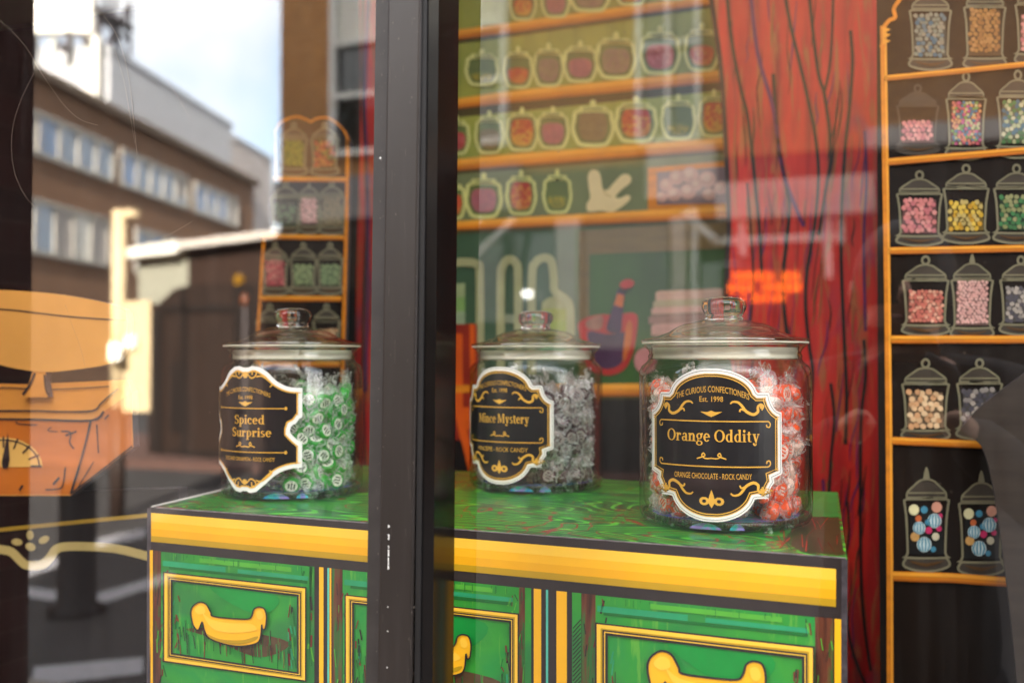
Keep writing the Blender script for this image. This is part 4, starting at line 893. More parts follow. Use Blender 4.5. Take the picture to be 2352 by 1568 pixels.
def _wood(t, b):
    v = coords(t, (1, 1, .1)); n = noise(t, v, 90, 4, .5); c = ramp(t, n, [(.35, lin((60, 30, 20))), (.5, lin((104, 54, 34))), (.62, lin((30, 110, 46))), (.75, lin((90, 44, 30)))])
    t.links.new(c, b.inputs['Base Color']); b.inputs['Roughness'].default_value = .35
WOODF = node_mat('pilaster_wood', _wood)
CYAN = mat('print_cyan', (40, 150, 100), .35, .15, 30); TEAL = mat('print_teal_line', (90, 196, 170), .35, .1, 30); MAROON = mat('print_maroon', (112, 44, 34), .4, .2, 40); LIME = mat('print_lime', (84, 170, 56), .35, .1, 30); DKGREEN = mat('print_dark_green', (22, 104, 44), .35, .1, 30)
def _top(t, b):
    v = coords(t, (.75, 3.4, 1), (0, 0, 0)); n = noise(t, v, 2.6, 1, .45)
    m = N(t, 'Math', operation='MULTIPLY'); m.inputs[1].default_value = 30; t.links.new(n, m.inputs[0])
    s = N(t, 'Math', operation='SINE'); m2 = N(t, 'Math', operation='MULTIPLY'); m2.inputs[1].default_value = 6.28; t.links.new(m.outputs[0], m2.inputs[0]); t.links.new(m2.outputs[0], s.inputs[0])
    m3 = N(t, 'Math', operation='MULTIPLY_ADD'); m3.inputs[1].default_value = .5; m3.inputs[2].default_value = .5; t.links.new(s.outputs[0], m3.inputs[0])
    n2 = noise(t, v, 12, 4)
    base = ramp(t, n2, [(.35, lin((10, 96, 36))), (.5, lin((18, 118, 42))), (.65, lin((10, 88, 44)))])
    c = mixc(t, ramp(t, m3.outputs[0], [(.80, (0, 0, 0)), (.93, (.9, .9, .9))]), mixc(t, ramp(t, m3.outputs[0], [(.04, (.8, .8, .8)), (.18, (0, 0, 0))]), base, lin((10, 70, 30))), lin((92, 200, 52)))
    n4 = noise(t, coords(t), 5, 3, .9); m5 = N(t, 'Math', operation='MULTIPLY'); m5.inputs[1].default_value = 120; t.links.new(n4, m5.inputs[0])
    s2 = N(t, 'Math', operation='SINE'); t.links.new(m5.outputs[0], s2.inputs[0])
    n6 = noise(t, coords(t), 9, 2); r6 = ramp(t, n6, [(.42, (0, 0, 0)), (.50, (1, 1, 1))]); r5 = ramp(t, s2.outputs[0], [(.90, (0, 0, 0)), (.97, (1, 1, 1))])
    mm = N(t, 'Mix'); mm.data_type = 'RGBA'; mm.blend_type = 'MULTIPLY'; mm.inputs[0].default_value = 1; t.links.new(r5, mm.inputs[6]); t.links.new(r6, mm.inputs[7])
    c = mixc(t, mm.outputs[2], c, lin((150, 28, 26)))
    t.links.new(c, b.inputs['Base Color']); b.inputs['Roughness'].default_value = .28; b.inputs['Specular IOR Level'].default_value = .5
TOPG = node_mat('cabinet_top_green', _top)
cab = thing('display_cabinet', 'green and gold printed cabinet box with drawers carrying the three candy jars', 'cabinet', ((FL.x+BR.x)/2, (FL.y+BR.y)/2, .52))
T = Vector((0, 0, 1))
def prism(name, quad, zt, zb, m, parent):
    A = [Vector((p.x, p.y, zt)) for p in quad]; B = [Vector((p.x, p.y, zb)) for p in quad]
    return mesh(name, A+B, [(0, 1, 2, 3), (7, 6, 5, 4)]+[(i, 4+i, 4+(i+1) % 4, (i+1) % 4) for i in range(4)], m, None, parent)
prism('cabinet_body', (FL, FR, BR, BL), ZT-.004, .52, BOARD, cab)
top = prism('cabinet_top', [FL-fn*.002, FR-fn*.002, BR, BL], ZT, ZT-.0035, TOPG, cab)
# red and dark strokes at the right end of the top
a = Art(lambda x, y, l: atz(x, y, ZT+.0004*l)); q = random.Random(11)
a.poly([(1858, 1128), (1922, 1129), (1925, 1186), (1858, 1186)], mat('top_patch_green', (40, 140, 60), .3), 1)
a.poly([(1800, 1240), (1830, 1200), (1858, 1186), (1926, 1188), (1938, 1274), (1840, 1266)], mat('top_patch_dark', (52, 52, 26), .3, .4, 40), 1)
for _ in range(26):
    x, y = q.uniform(1790, 1925), q.uniform(1190, 1268); d = q.uniform(-20, 26)
    a.rib(cr([(x, y), (x+d*.4, y-10), (x+d, y-q.uniform(14, 30))], 4), q.uniform(1.2, 3), q.choice([mat('top_stroke_red', (170, 44, 24), .3), DKGREEN, MAROON]), 2)
a.rib([(348, 1163), (540, 1117)], 4, mat('worn_white_edge', (196, 190, 182), .6), 2); a.build('printed_stroke', top)
a = Art(fface)
a.poly([(344, 1165), (1943, 1282), (1944, 1700), (344, 1700)], INK, 0); a.build('front_panel', cab)
a = Art(fface)
def lerp(x, l, r): return l[1]+(x-l[0])*(r[1]-l[1])/(r[0]-l[0])
TB = ((347, 1177), (1920, 1306)); BB = ((347, 1243), (1920, 1393))
# stripes of the gold moulding
for u0, u1, m in ((0, .30, GOLDL), (.30, .55, GOLD), (.55, .80, GOLDM), (.80, 1, GOLDD)):
    P = [(x, lerp(x, *TB)*(1-u)+lerp(x, *BB)*u) for x, u in ((347, u0), (1920, u0), (1920, u1), (347, u1))]
    a.poly(P, m, 1)
a.build('gold_moulding', cab)
# worn edges of the box
a = Art(fface); a.rib([(345, 1164), (843, 1200), (1036, 1214), (1944, 1281)], 3, mat('worn_edge', (120, 112, 112), .7, .4, 90), 1); a.rib([(342.5, 1166), (341, 1700)], 9, BOARD, 1); a.rib([(1940, 1284), (1938, 1700)], 14, mat('worn_edge_dark', (62, 56, 60), .8, .5, 120), 1); a.build('box_edge', cab)
LT = ((350, 1262), (1920, 1419))       # the line where the drawer fields start
def yv(x, d): return lerp(x, *LT)+d*(1+(x-350)/1570*.24)   # depth below that line, growing towards the viewer
def fieldq(x0, x1, d0, d1): return [(x0, yv(x0, d0)), (x1, yv(x1, d0)), (x1, yv(x1, d1)), (x0, yv(x0, d1))]
def vstripe(x0, x1, m, layer=1): a.poly(fieldq(x0, x1, 1, 420), m, layer)
a = Art(fface)
for x0, x1, m in ((344, 351, GOLD), (733, 743, GOLD), (752, 756, TEAL), (757, 761, GOLD), (1226, 1243, GOLD), (1254, 1259, TEAL), (1278, 1302, GOLD), (1917, 1932, GOLD)):
    a = Art(fface); vstripe(x0, x1, m); a.build('gold_stripe', cab)
a = Art(fface)
for x0, x1 in ((353, 369), (763, 786), (1192, 1206), (1336, 1368), (1872, 1914)): vstripe(x0, x1, WOODF)
for x0, x1, m in ((1314, 1335, GREENF), (710, 722, DKGREEN), (1206, 1220, GREENF)): vstripe(x0, x1, m)
q = random.Random(5)
for k in range(26):
    y = 1432+k*10; a.rib([(1316, y+10), (1334, y-10)], 2.4, INK, 2)
for k in range(60):
    x0, w = q.choice(((353, 14), (763, 20), (1338, 28), (1874, 36), (1193, 12))); x = x0+q.uniform(2, w); d = q.uniform(2, 250); a.rib([(x, yv(x, d)), (x+q.uniform(-5, 5), yv(x, d+q.uniform(14, 40)))], q.uniform(1, 2.6), q.choice([MAROON, INK, DKGREEN, LIME]), 2)
a.build('printed_pilaster', cab)
def drawer(x0, x1, frame, dtop, dbot, hcx, hhw, hy, seed):
    q = random.Random(seed); a = Art(fface)
    a.poly(fieldq(x0, x1, 2, 420), GREENF, 1)
    for k in range(34):                                    # ragged strokes, a cyan band and dark corners
        x = q.uniform(x0, x1); s = q.choice((0, 1)); x = x0+q.uniform(0, 26) if s else x1-q.uniform(0, 26)
        d = q.uniform(4, 300); a.rib([(x, yv(x, d)), (x+q.uniform(-8, 8), yv(x, d+q.uniform(10, 34)))], q.uniform(1.5, 5), q.choice([MAROON, MAROON, INK, DKGREEN, LIME]), 2)
    a.poly(fieldq(x0+4, x0+(x1-x0)*.42, 22, 34), CYAN, 2).poly(fieldq(x0+(x1-x0)*.5, x1-14, 24, 33), CYAN, 2).poly(fieldq(x0+(x1-x0)*.25, x0+(x1-x0)*.85, 8, 18), LIME, 2).poly(fieldq(x0+18, x1-16, 34, 40), DKGREEN, 2)
    for k in range(26): x = q.uniform(x0+20, x1-20); a.rib([(x, yv(x, 4)), (x, yv(x, q.uniform(8, 22)))], 1.2, q.choice([DKGREEN, LIME]), 3)
    fld = a.build('printed_drawer', cab); a = Art(fface); fx0, fx1 = frame
    def fr(off, w, m, layer): a.rib([(fx0+off, yv(fx0, dtop)+off), (fx1-off, yv(fx1, dtop)+off), (fx1-off, yv(fx1, dbot)-off), (fx0+off, yv(fx0, dbot)-off)], w, m, layer, True)
    k = 1.0 if x0 < 900 else 1.35
    fr(0, 3.4*k, INK, 4); fr(4.5*k, 6.5*k, GOLDL, 4); fr(9.2*k, 3.6*k, GOLDD, 4); fr(12.5*k, 3.6*k, INK, 4); fr(14.6*k, 1.6*k, GOLDL, 5); fr(18*k, 4*k, INK, 4); a.build('gold_frame', fld)
    a = Art(fface)                                          # marks inside the drawer front
    ix0, ix1 = fx0+24*k, fx1-24*k; H = dbot-dtop
    a.poly(cr([(ix0+.3*(ix1-ix0), yv(ix0, dtop+26)), (ix0+.85*(ix1-ix0), yv(ix1, dtop+20)), (ix0+.75*(ix1-ix0), yv(ix1, dtop+.3*H)), (ix0+.5*(ix1-ix0), yv(ix0, dtop+.36*H))], 5, True), mat('print_mid_green', (18, 140, 56), .32, .1, 20), 2)
    a.poly(cr([(ix0+.1*(ix1-ix0), yv(ix0, dtop+.62*H)), (ix0+.45*(ix1-ix0), yv(ix0, dtop+.62*H)), (ix0+.95*(ix1-ix0), yv(ix1, dtop+.60*H)), (ix0+.7*(ix1-ix0), yv(ix1, dtop+.76*H)), (ix0+.3*(ix1-ix0), yv(ix0, dtop+.72*H))], 5, True), mat('print_drawer_brown', (84, 62, 40), .4, .3, 60), 2)
    for j in range(70):
        x = q.uniform(ix0, ix1); d = dtop+H*q.uniform(.5, .72); a.rib([(x, yv(x, d)), (x+q.uniform(-2, 5), yv(x, d+H*q.uniform(.1, .24)))], q.uniform(1, 2.2), q.choice([MAROON, DKGREEN, LIME, GREENF, INK]), 3)
    for j in range(30):
        e = q.choice((ix0, ix1)); x = e+q.uniform(0, 16)*(1 if e == ix0 else -1); d = dtop+H*q.uniform(.14, .8); a.rib([(x, yv(x, d)), (x+q.uniform(-6, 6), yv(x, d+H*q.uniform(.04, .14)))], q.uniform(1.5, 4.5), q.choice([MAROON, INK, DKGREEN, CYAN]), 3)
    a.build('printed_grain', fld)
    s = hhw/87; H0 = [(438-525, 1407), (442-525, 1390), (457-525, 1380), (473-525, 1385), (484-525, 1404), (489-525, 1413), (528-525, 1419), (568-525, 1422), (578-525, 1415), (583-525, 1400), (594-525, 1395), (607-525, 1400), (612-525, 1419), (609-525, 1444), (603-525, 1446), (601-525, 1437), (598-525, 1466), (587-525, 1479), (550-525, 1484), (513-525, 1477), (480-525, 1463), (469-525, 1444), (464-525, 1426), (455-525, 1444), (444-525, 1433)]
    # the photo's handle drawn on this drawer's own slope
    slope = (LT[1][1]-LT[0][1])/(LT[1][0]-LT[0][0])
    pts = cr([(hcx+dx*s, hy+(y-1380-.03*dx)*s+slope*.5*dx*s*(0 if x0 < 700 else .6)) for dx, y in H0], 4, True)
    a = Art(fface); a.poly(pts, GOLD, 6); a.rib(pts, 3.2*s, INK, 8, True)
    def sub(m, P, l): a.poly(cr([(hcx+dx*s, hy+(y-1380-.03*dx)*s+slope*.5*dx*s*(0 if x0 < 700 else .6)) for dx, y in P], 4, True), m, l)
    sub(GOLDL, [(-60, 1405), (-40, 1420), (0, 1430), (45, 1432), (62, 1440), (58, 1450), (0, 1452), (-38, 1440)], 7); sub(GOLDD, [(-52, 1452), (-20, 1466), (30, 1470), (66, 1462), (60, 1472), (25, 1480), (-15, 1474), (-45, 1462)], 7); sub(GOLDL, [(64, 1406), (74, 1404), (80, 1416), (74, 1424), (66, 1420)], 7); sub(GOLDL, [(-78, 1398), (-68, 1388), (-56, 1392), (-54, 1404), (-68, 1408)], 7)
    a.build('painted_handle', fld)
drawer(370, 722, (376, 702), 49, 252, 525, 87, 1380, 1)
drawer(787, 1192, (793, 1190), 56, 290, 988, 94, 1440, 2)
drawer(1368, 1872, (1369, 1869), 58, 330, 1623, 136, 1494, 3)
# ------------------------------------------------------------------ candy jars with printed labels, and the wrapped sweets in them
RB = .098
def text_mesh(s, size=1.0, shear=0):
    c = bpy.data.curves.new('t', 'FONT'); c.body = s; c.size = size; c.align_x = 'CENTER'; c.shear = shear; c.resolution_u = 2
    o = bpy.data.objects.new('t', c); COL.objects.link(o); bpy.context.view_layer.update()
    me = o.evaluated_get(bpy.context.evaluated_depsgraph_get()).to_mesh()
    v = [(p.co.x, p.co.y) for p in me.vertices]; f = [tuple(p.vertices) for p in me.polygons]
    bpy.data.objects.remove(o); bpy.data.curves.remove(c); return v, f
class Glyphs:
    """A bold book serif drawn stroke by stroke: x-height 1, capitals 1.45, ascenders 1.55."""
    def __init__(s): s.q = []; s.d = {}
    def rect(s, x0, x1, y0, y1): s.q.append([(x0, y0), (x1, y0), (x1, y1), (x0, y1)])
    def line(s, x0, y0, x1, y1, w): s.q.append([(x0-w/2, y0), (x0+w/2, y0), (x1+w/2, y1), (x1-w/2, y1)])
    def arc(s, cx, cy, rx, ry, tx, ty, a0, a1, n=14):
        for i in range(n):
            p, r = R(a0+(a1-a0)*i/n), R(a0+(a1-a0)*(i+1)/n)
            s.q.append([(cx+(rx-tx)*math.cos(p), cy+(ry-ty)*math.sin(p)), (cx+rx*math.cos(p), cy+ry*math.sin(p)), (cx+rx*math.cos(r), cy+ry*math.sin(r)), (cx+(rx-tx)*math.cos(r), cy+(ry-ty)*math.sin(r))])
    def stem(s, x, y0, y1, w=.27, top=1, bot=1, k=.14):
        s.rect(x, x+w, y0, y1)
        if bot: s.rect(x-k, x+w+k, y0, y0+.09)
        if top == 1: s.q.append([(x-k-.02, y1-.13), (x+.02, y1-.13), (x+w, y1), (x-.02, y1)])
        if top == 2: s.rect(x-k, x+w+k, y1-.09, y1)
    def get(s, ch):
        if ch in s.d: return s.d[ch]
        s.q = []; w = .6
        if ch == 'O': s.arc(.72, .72, .72, .75, .29, .1, 0, 360, 28); w = 1.44
        elif ch == 'S': s.arc(.48, 1.06, .44, .41, .24, .12, 35, 275); s.arc(.48, .38, .46, .41, .26, .12, -145, 95); s.rect(.80, .88, 1.02, 1.42); s.rect(.04, .12, .02, .44); w = .98
        elif ch == 'M': s.stem(.14, 0, 1.45, .17, 2); s.stem(1.42, 0, 1.45, .3, 2, 1); s.line(.34, 1.45, .90, .1, .28); s.line(1.46, 1.45, .90, .1, .12); w = 1.9
        elif ch == 'p': s.stem(.12, -.5, 1.0, .27); s.arc(.52, .5, .46, .52, .26, .1, -150, 150); w = 1.02
        elif ch == 'i': s.stem(.13, 0, 1.0, .27); s.arc(.26, 1.34, .17, .17, .17, .17, 0, 360, 10); w = .52
        elif ch == 'c': s.arc(.47, .5, .46, .52, .27, .1, 48, 318); s.arc(.70, .76, .13, .13, .13, .13, 0, 360, 8); w = .88
        elif ch == 'e': s.arc(.48, .5, .46, .52, .27, .1, 0, 322); s.rect(.24, .92, .50, .60); w = .96
        elif ch == 'd': s.stem(.66, 0, 1.52, .27); s.arc(.50, .5, .46, .52, .27, .1, 30, 330); w = 1.08
        elif ch == 'u': s.stem(.12, .22, 1.0, .26, 1, 0); s.stem(.68, 0, 1.0, .26); s.arc(.46, .34, .34, .36, .24, .14, 180, 330); w = 1.06
        elif ch == 'r': s.stem(.12, 0, 1.0, .27); s.arc(.60, .62, .32, .38, .2, .16, 60, 170); s.arc(.70, .82, .15, .15, .15, .15, 0, 360, 8); w = .84
        elif ch == 's': s.arc(.38, .74, .32, .28, .2, .1, 30, 275); s.arc(.38, .27, .34, .29, .22, .1, -150, 95); w = .76
        elif ch == 'n': s.stem(.12, 0, 1.0, .26); s.stem(.70, 0, .7, .26, 0); s.arc(.60, .62, .36, .40, .25, .14, 0, 160); w = 1.1
        elif ch == 'a': s.stem(.56, .06, .74, .26, 0, 0); s.arc(.47, .70, .35, .32, .25, .1, 0, 165); s.arc(.36, .29, .34, .31, .24, .1, 30, 330); s.rect(.6, .94, 0, .1); w = .94
        elif ch == 'g': s.arc(.46, .66, .42, .37, .24, .09, 0, 360, 20); s.arc(.46, -.2, .46, .30, .2, .1, 0, 360, 20); s.line(.30, .02, .24, .36, .12); s.arc(.86, .94, .13, .13, .13, .13, 0, 360, 8); w = .96
        elif ch == 't': s.rect(.2, .46, .12, 1.26); s.rect(.02, .66, .90, 1.0); s.arc(.50, .22, .30, .24, .24, .12, 180, 320); w = .70
        elif ch == 'y': s.line(.26, 1.0, .56, 0, .28); s.line(.90, 1.0, .52, -.16, .12); s.arc(.38, -.26, .24, .22, .13, .13, 180, 380); s.arc(.24, -.24, .14, .14, .14, .14, 0, 360, 8); s.rect(.06, .52, .91, 1.0); s.rect(.74, 1.06, .91, 1.0); w = 1.08
        elif ch == ' ': w = .42
        s.d[ch] = (s.q, w); return s.d[ch]
    def put(s, art, text, cx, cy, xh, width, m, layer=4):
        tot = sum(s.get(c)[1]+.07 for c in text); k = width/tot; x = cx-width/2
        for i, c in enumerate(text):
            q, w = s.get(c)
            for j, p in enumerate(q): art.raw([(x+px*k, cy+py*xh) for px, py in p], [(0, 1, 2, 3)], m, layer+(j % 9)*.12)
            x += (w+.07)*k
GLY = Glyphs()
def offset(pts, d):
    P = [Vector(p) for p in pts]; n = len(P); out = []
    ar = sum(P[i].x*P[(i+1) % n].y-P[(i+1) % n].x*P[i].y for i in range(n)); sg = 1 if ar > 0 else -1
    for i in range(n):
        a, b, c = P[i-1], P[i], P[(i+1) % n]; d1, d2 = (b-a).normalized(), (c-b).normalized()
        nn = Vector((-(d1+d2).y, (d1+d2).x))*sg
        if nn.length < 1e-6: nn = Vector((-d1.y, d1.x))*sg
        nn.normalize(); q = max(.6, nn.dot(Vector((-d1.y, d1.x))*sg)); out.append(tuple(b+nn*(d/q)))
    return out
def sym(right): return right+[(-x, y) for x, y in right[::-1]]
def arcp(cx, cy, rx, ry, a0, a1, n=9): return [(cx+rx*math.cos(R(a0+(a1-a0)*i/n)), cy+ry*math.sin(R(a0+(a1-a0)*i/n))) for i in range(n+1)]
PLAQUE = sym(arcp(0, .62, .63, .38, 90, 12, 10)[1:]+[(.64, .68), (.79, .68)]+arcp(1.0, .70, .20, .275, 190, 262, 6)+[(1.0, .425), (1.0, -.38)]+[(.98, -.39), (.86, -.43)]+arcp(.96, -.70, .18, .24, 120, 185, 5)+[(.77, -.69), (.62, -.69)]+arcp(0, -.60, .60, .40, -14, -90, 10)[:-1])
SHIELD = sym([(.05, .975), (.14, 1.0), (.26, .985)]+cr([(.26, .985), (.42, .90), (.58, .76), (.78, .67), (1.0, .655)], 5)[1:]+[(1.0, .19), (.95, .17), (.90, .10), (.82, .06), (.80, .0), (.80, -.05), (.84, -.09), (.88, -.13), (.95, -.19), (1.0, -.20), (1.0, -.60)]+cr([(1.0, -.60), (.78, -.62), (.58, -.70), (.38, -.86), (.22, -.98)], 5)[1:]+[(.10, -1.0), (.04, -.975)])
def scroll(a, x, y, s, fx=1, fy=1, w=.035, layer=4):
    P = [(-.30, -.02), (-.34, .05), (-.28, .09), (-.22, .04), (-.22, -.05), (-.12, -.10), (.02, -.04), (.10, .06), (.18, .13), (.28, .14), (.33, .10)]
    a.rib(cr([(x+px*s*fx, y+py*s*fy) for px, py in P], 4), [w*s*(.7+.9*math.sin(math.pi*i/40)) for i in range(41)], LABELG, layer)
    a.rib(cr([(x+px*s*fx, y+py*s*fy) for px, py in ((.04, -.03), (.12, .0), (.15, -.05))], 4), w*s*.9, LABELG, layer); a.ell(x-.29*s*fx, y+.04*s*fy, .03*s, .03*s*1.2, LABELG, layer, 8)
def label_part(jar, outline, hw, hh, ac, zc, title, small, kind, D0):
    def fn(u, v, l):
        an = ac+u*hw/RB; r = RB+.0006+l*.00012
        return Vector((jar.location.x+r*math.sin(an), jar.location.y-r*math.cos(an), jar.location.z+zc+v*hh))
    cuts = [i/14 for i in range(-15, 16)]
    base = Art(fn, cuts); base.poly(outline, LABELW, 0); lab = base.build('label', jar)
    asp = hw/hh
    def off(d): return [(x, y) for x, y in offset([(x*asp, y) for x, y in outline], d)]
    def un(P): return [(x/asp, y) for x, y in P]
    pl = Art(fn, cuts); pl.poly(un(off(.075)), LABELK, 1.5); pl.build('label_ground', lab)
    g = Art(fn, cuts)
    if kind == 'plaque': g.rib(un(off(.098)), .014, LABELG, 3, True); g.rib(un(off(.070)), .012, LABELG, 3, True); g.rib(un(off(.026)), .007, mat('label_keyline', (120, 112, 104), .4), 3, True)
    else: g.rib(un(off(.078)), .024, LABELG, 3, True)
    g.build('gold_line', lab)
    t = Art(fn, cuts)
    def txt(s, cx, cy, size, wid, arcv=0, caps=False):
        v, f = text_mesh(s); x0, x1 = min(p[0] for p in v), max(p[0] for p in v); k = wid/(x1-x0); xm = (x0+x1)/2
        t.raw([(cx+(x-xm)*k, cy+y*size-arcv*((x-xm)*k/(wid/2))**2) for x, y in v], f, LABELG, 4)
    if kind == 'plaque':
        txt('THE CURIOUS CONFECTIONERS', 0, .69, .115, 1.02, .10); txt('Est. 1998', 0, .565, .10, .32)
        GLY.put(t, title, 0 if title[0] == 'O' else .03, .045, .105, 1.32 if title[0] == 'O' else 1.08, LABELG)
        txt(small, 0, -.44, .105, 1.08 if len(small) > 20 else .78)
    else:
        txt('THE CURIOUS CONFECTIONERS', -.02, .60, .10, .98, .10); txt('Est. 1998', 0, .475, .085, .30)
        GLY.put(t, 'Spiced', .07, .085, .095, .62, LABELG); GLY.put(t, 'Surprise', .10, -.115, .095, .80, LABELG); txt(small, .02, -.50, .09, 1.06)
    t.build('lettering', lab)
    o = Art(fn, cuts)
    if kind == 'plaque':
        for sx in (1, -1):
            scroll(o, -.48*sx, .47, .68, sx, 1); scroll(o, -.48*sx, -.55, .68, -sx*-1, -1)
        for y, d in ((.31, -1), (-.28, 1)):
            o.rib([(-.78, y), (.78, y)], .016, LABELG, 4)
            for sx in (1, -1): o.rib(cr([(sx*.78, y), (sx*.81, y+d*.03), (sx*.80, y+d*.075), (sx*.76, y+d*.07), (sx*.755, y+d*.04)], 3), .016, LABELG, 4)
        for r, b, c in ((.1, .07, .02), (-.1, .07, .02)): o.ell(r, -.73, .07, .055, LABELG, 4, 10); o.ell(r, -.73, .03, .024, LABELK, 5, 8)
        o.poly([(0, -.82), (-.05, -.74), (-.03, -.66), (0, -.58), (.03, -.66), (.05, -.74)], LABELG, 4)
        yw, ym = .415, -.15
    else:
        for sx in (1, -1):
            for y, fl in ((.86, 1), (-.83, -1)):
                o.rib(cr([(sx*.04, y+.02*fl), (sx*.12, y-.05*fl), (sx*.20, y-.02*fl), (sx*.22, y+.05*fl), (sx*.15, y+.06*fl), (sx*.14, y)], 4), .022, LABELG, 4)
                o.rib(cr([(sx*.22, y-.03*fl), (sx*.32, y-.02*fl), (sx*.42, y-.08*fl), (sx*.50, y-.15*fl), (sx*.46, y-.19*fl)], 4), .022, LABELG, 4)
        o.ell(0, .85, .05, .045, LABELG, 4, 10); o.ell(0, -.83, .05, .045, LABELG, 4, 10)
        for y in (.33, -.36):
            o.rib([(-.72, y), (.72, y)], .014, LABELG, 4)
            for sx in (1, -1): o.ell(sx*.73, y, .025, .03, LABELG, 4, 6)
        yw, ym = .41, -.25
    o.poly([(-.15, yw+.02), (-.05, yw+.015), (0, yw+.035), (.05, yw+.015), (.15, yw+.02), (.07, yw-.02), (0, yw-.05), (-.07, yw-.02)], LABELG, 4)
    for sx in (1, -1): o.rib(cr([(0, ym-.02), (sx*.08, ym-.025), (sx*.13, ym+.01), (sx*.11, ym+.045), (sx*.09, ym+.01), (sx*.20, ym-.03)], 3), .016, LABELG, 4)
    o.build('gold_ornament', lab)
def _foil(t, b):
    n = noise(t, coords(t), 26, 3, 2.0)
    t.links.new(ramp(t, n, [(.3, (.08, .2, 1)), (.45, (.05, .6, .7)), (.55, (.5, .3, 1)), (.7, (.06, .3, .9))]), b.inputs['Base Color'])
    b.inputs['Metallic'].default_value = .4; b.inputs['Roughness'].default_value = .22
FOIL = node_mat('iridescent_foil', _foil)
SEAL = mat('cream_seal', (250, 243, 222), .35, .05, 30, spec=.5)
LIDT = thin_glass('lid_glass', .22, (.995, .985, .93), edge=(.80, .74, .55))
JARI = thin_glass('jar_inner_glass', .025, (.995, .995, .99))
GTINT = thin_glass('jar_base_glass', .05, (.66, .90, .72))
def make_jar(px, pbase, plab, label):
    d = atz(px, pbase, ZT); v = Vector((d.x-CAM.x, d.y-CAM.y, 0)); c = d+v.normalized()*RB*.97; c.z = ZT+.0012
    j = thing('candy_jar', label, 'candy jar', c); view = math.atan2(c.x-CAM.x, c.y-CAM.y); L = c
    o = MB(); o.lathe([(.088, .0005), (.094, .003), (.0972, .009), (RB, .020), (RB, .165), (.0975, .172), (.0945, .178), (.0895, .182), (.0868, .186)], JARG, 72, L); o.build('glass_body', j, True)
    o = MB(); o.lathe([(0, .010), (.080, .0095), (.0895, .014), (.0935, .024), (.0938, .165), (.090, .174), (.0845, .184)], JARI, 72, L); o.build('inner_wall', j, True)
    o = MB(); o.lathe([(0, .0008), (.085, .0008)], GTINT, 48, L).lathe([(.060, .0055), (.0925, .006), (.0945, .011), (.088, .0105)], GTINT, 72, L); o.build('glass_base', j, True)
    o = MB(); o.lathe([(.0845, .185), (.0868, .186), (.0876, .189), (.0858, .1925), (.0872, .196), (.0905, .1995), (.0925, .2015), (.0920, .2035), (.0845, .2035), (.0832, .196)], JARG, 72, L, True); o.build('glass_neck', j, True, fix=True)
    o = MB(); o.lathe([(.0800, .1850), (.0822, .1850), (.0822, .1880), (.0815, .1884), (.0815, .1925), (.0822, .1930), (.0822, .1985), (.0800, .1985)], SEAL, 72, L, True).lathe([(.0845, .2036), (.0946, .2034), (.0946, .2046), (.0845, .2046)], SEAL, 72, L, True); o.build('seal_ring', j, True)
    o = MB(); o.lathe([(0, .2245), (.030, .2225), (.062, .2145), (.0805, .2070), (.083, .2048), (.0940, .2048), (.0958, .2064), (.0950, .2085), (.087, .2098), (.077, .2122), (.069, .2150), (.0635, .2168), (.058, .2205), (.0517, .2240), (.046, .2262), (.040, .2272), (.032, .2292), (.0265, .2306), (0, .2306)], LIDT, 72, L); lid = o.build('lid', j, True, fix=True)
    o = MB(); o.lathe([(0, .2301), (.0215, .2302), (.0222, .2325), (.0205, .2350), (.0226, .2385), (.0252, .2430), (.0258, .2475), (.0245, .2520), (.0205, .2555), (.013, .2572), (0, .2576)], LIDG, 48, L); o.build('knob', lid, True, fix=True)
    o = MB(); o.lathe([(0, .0104), (.084, .0104)], FOIL, 40, L); o.build('foil_disc', j)
    o = MB(); 
    for x0, x1 in ((-24, -2), (3, 13)):
        vv = [L+Vector((.0925*math.sin(-view+R(x0+(x1-x0)*i/10)), -.0925*math.cos(-view+R(x0+(x1-x0)*i/10)), z)) for i in range(11) for z in (.0032, .0036+.0066*math.sin(math.pi*i/10)**.7)]; o.add(vv, [(2*i, 2*i+2, 2*i+3, 2*i+1) for i in range(10)], FOIL)
    o.build('foil_glint', j, True)  # blue glints at the jar foot, made as coloured strips
    return j, view
def candy_mesh(name, rim, face, mark, seed, soft):
    q = random.Random(seed); m = MB(); r, h = .0118, .0066; n = 24
    prof = [(0, -h), (r*.70, -h), (r*.70, -h), (r*.92, -h*.84), (r, -h*.5), (r, h*.5), (r*.92, h*.84), (r*.70, h), (0, h)]
    v = []
    for k, (rr, z) in enumerate(prof): v += [Vector((rr*math.cos(2*math.pi*i/n)*(1+.04*math.sin(3*i)), rr*math.sin(2*math.pi*i/n)*.92, z)) for i in range(n)]
    for k in range(len(prof)-1): m.add(v[k*n:(k+2)*n], [(i, (i+1) % n, n+(i+1) % n, n+i) for i in range(n)], face if k in (0, 7) else rim)
    for s in (-1, 1):
        for k in range(-1, 2):
            x = k*r*.31; L = r*.38*(1-.25*abs(k)); z = s*(h+.00025)
            m.add([(x-r*.09, -L, z), (x+r*.09, -L, z), (x+r*.13, L, z), (x-r*.05, L, z)], [(0, 1, 2, 3)], mark)
    me = bpy.data.meshes.new(name); me.from_pydata([tuple(p) for p in m.v], [], m.f)
    for x in m.mats: me.materials.append(x)
    me.polygons.foreach_set('material_index', m.m); me.update(); me.validate(); return me
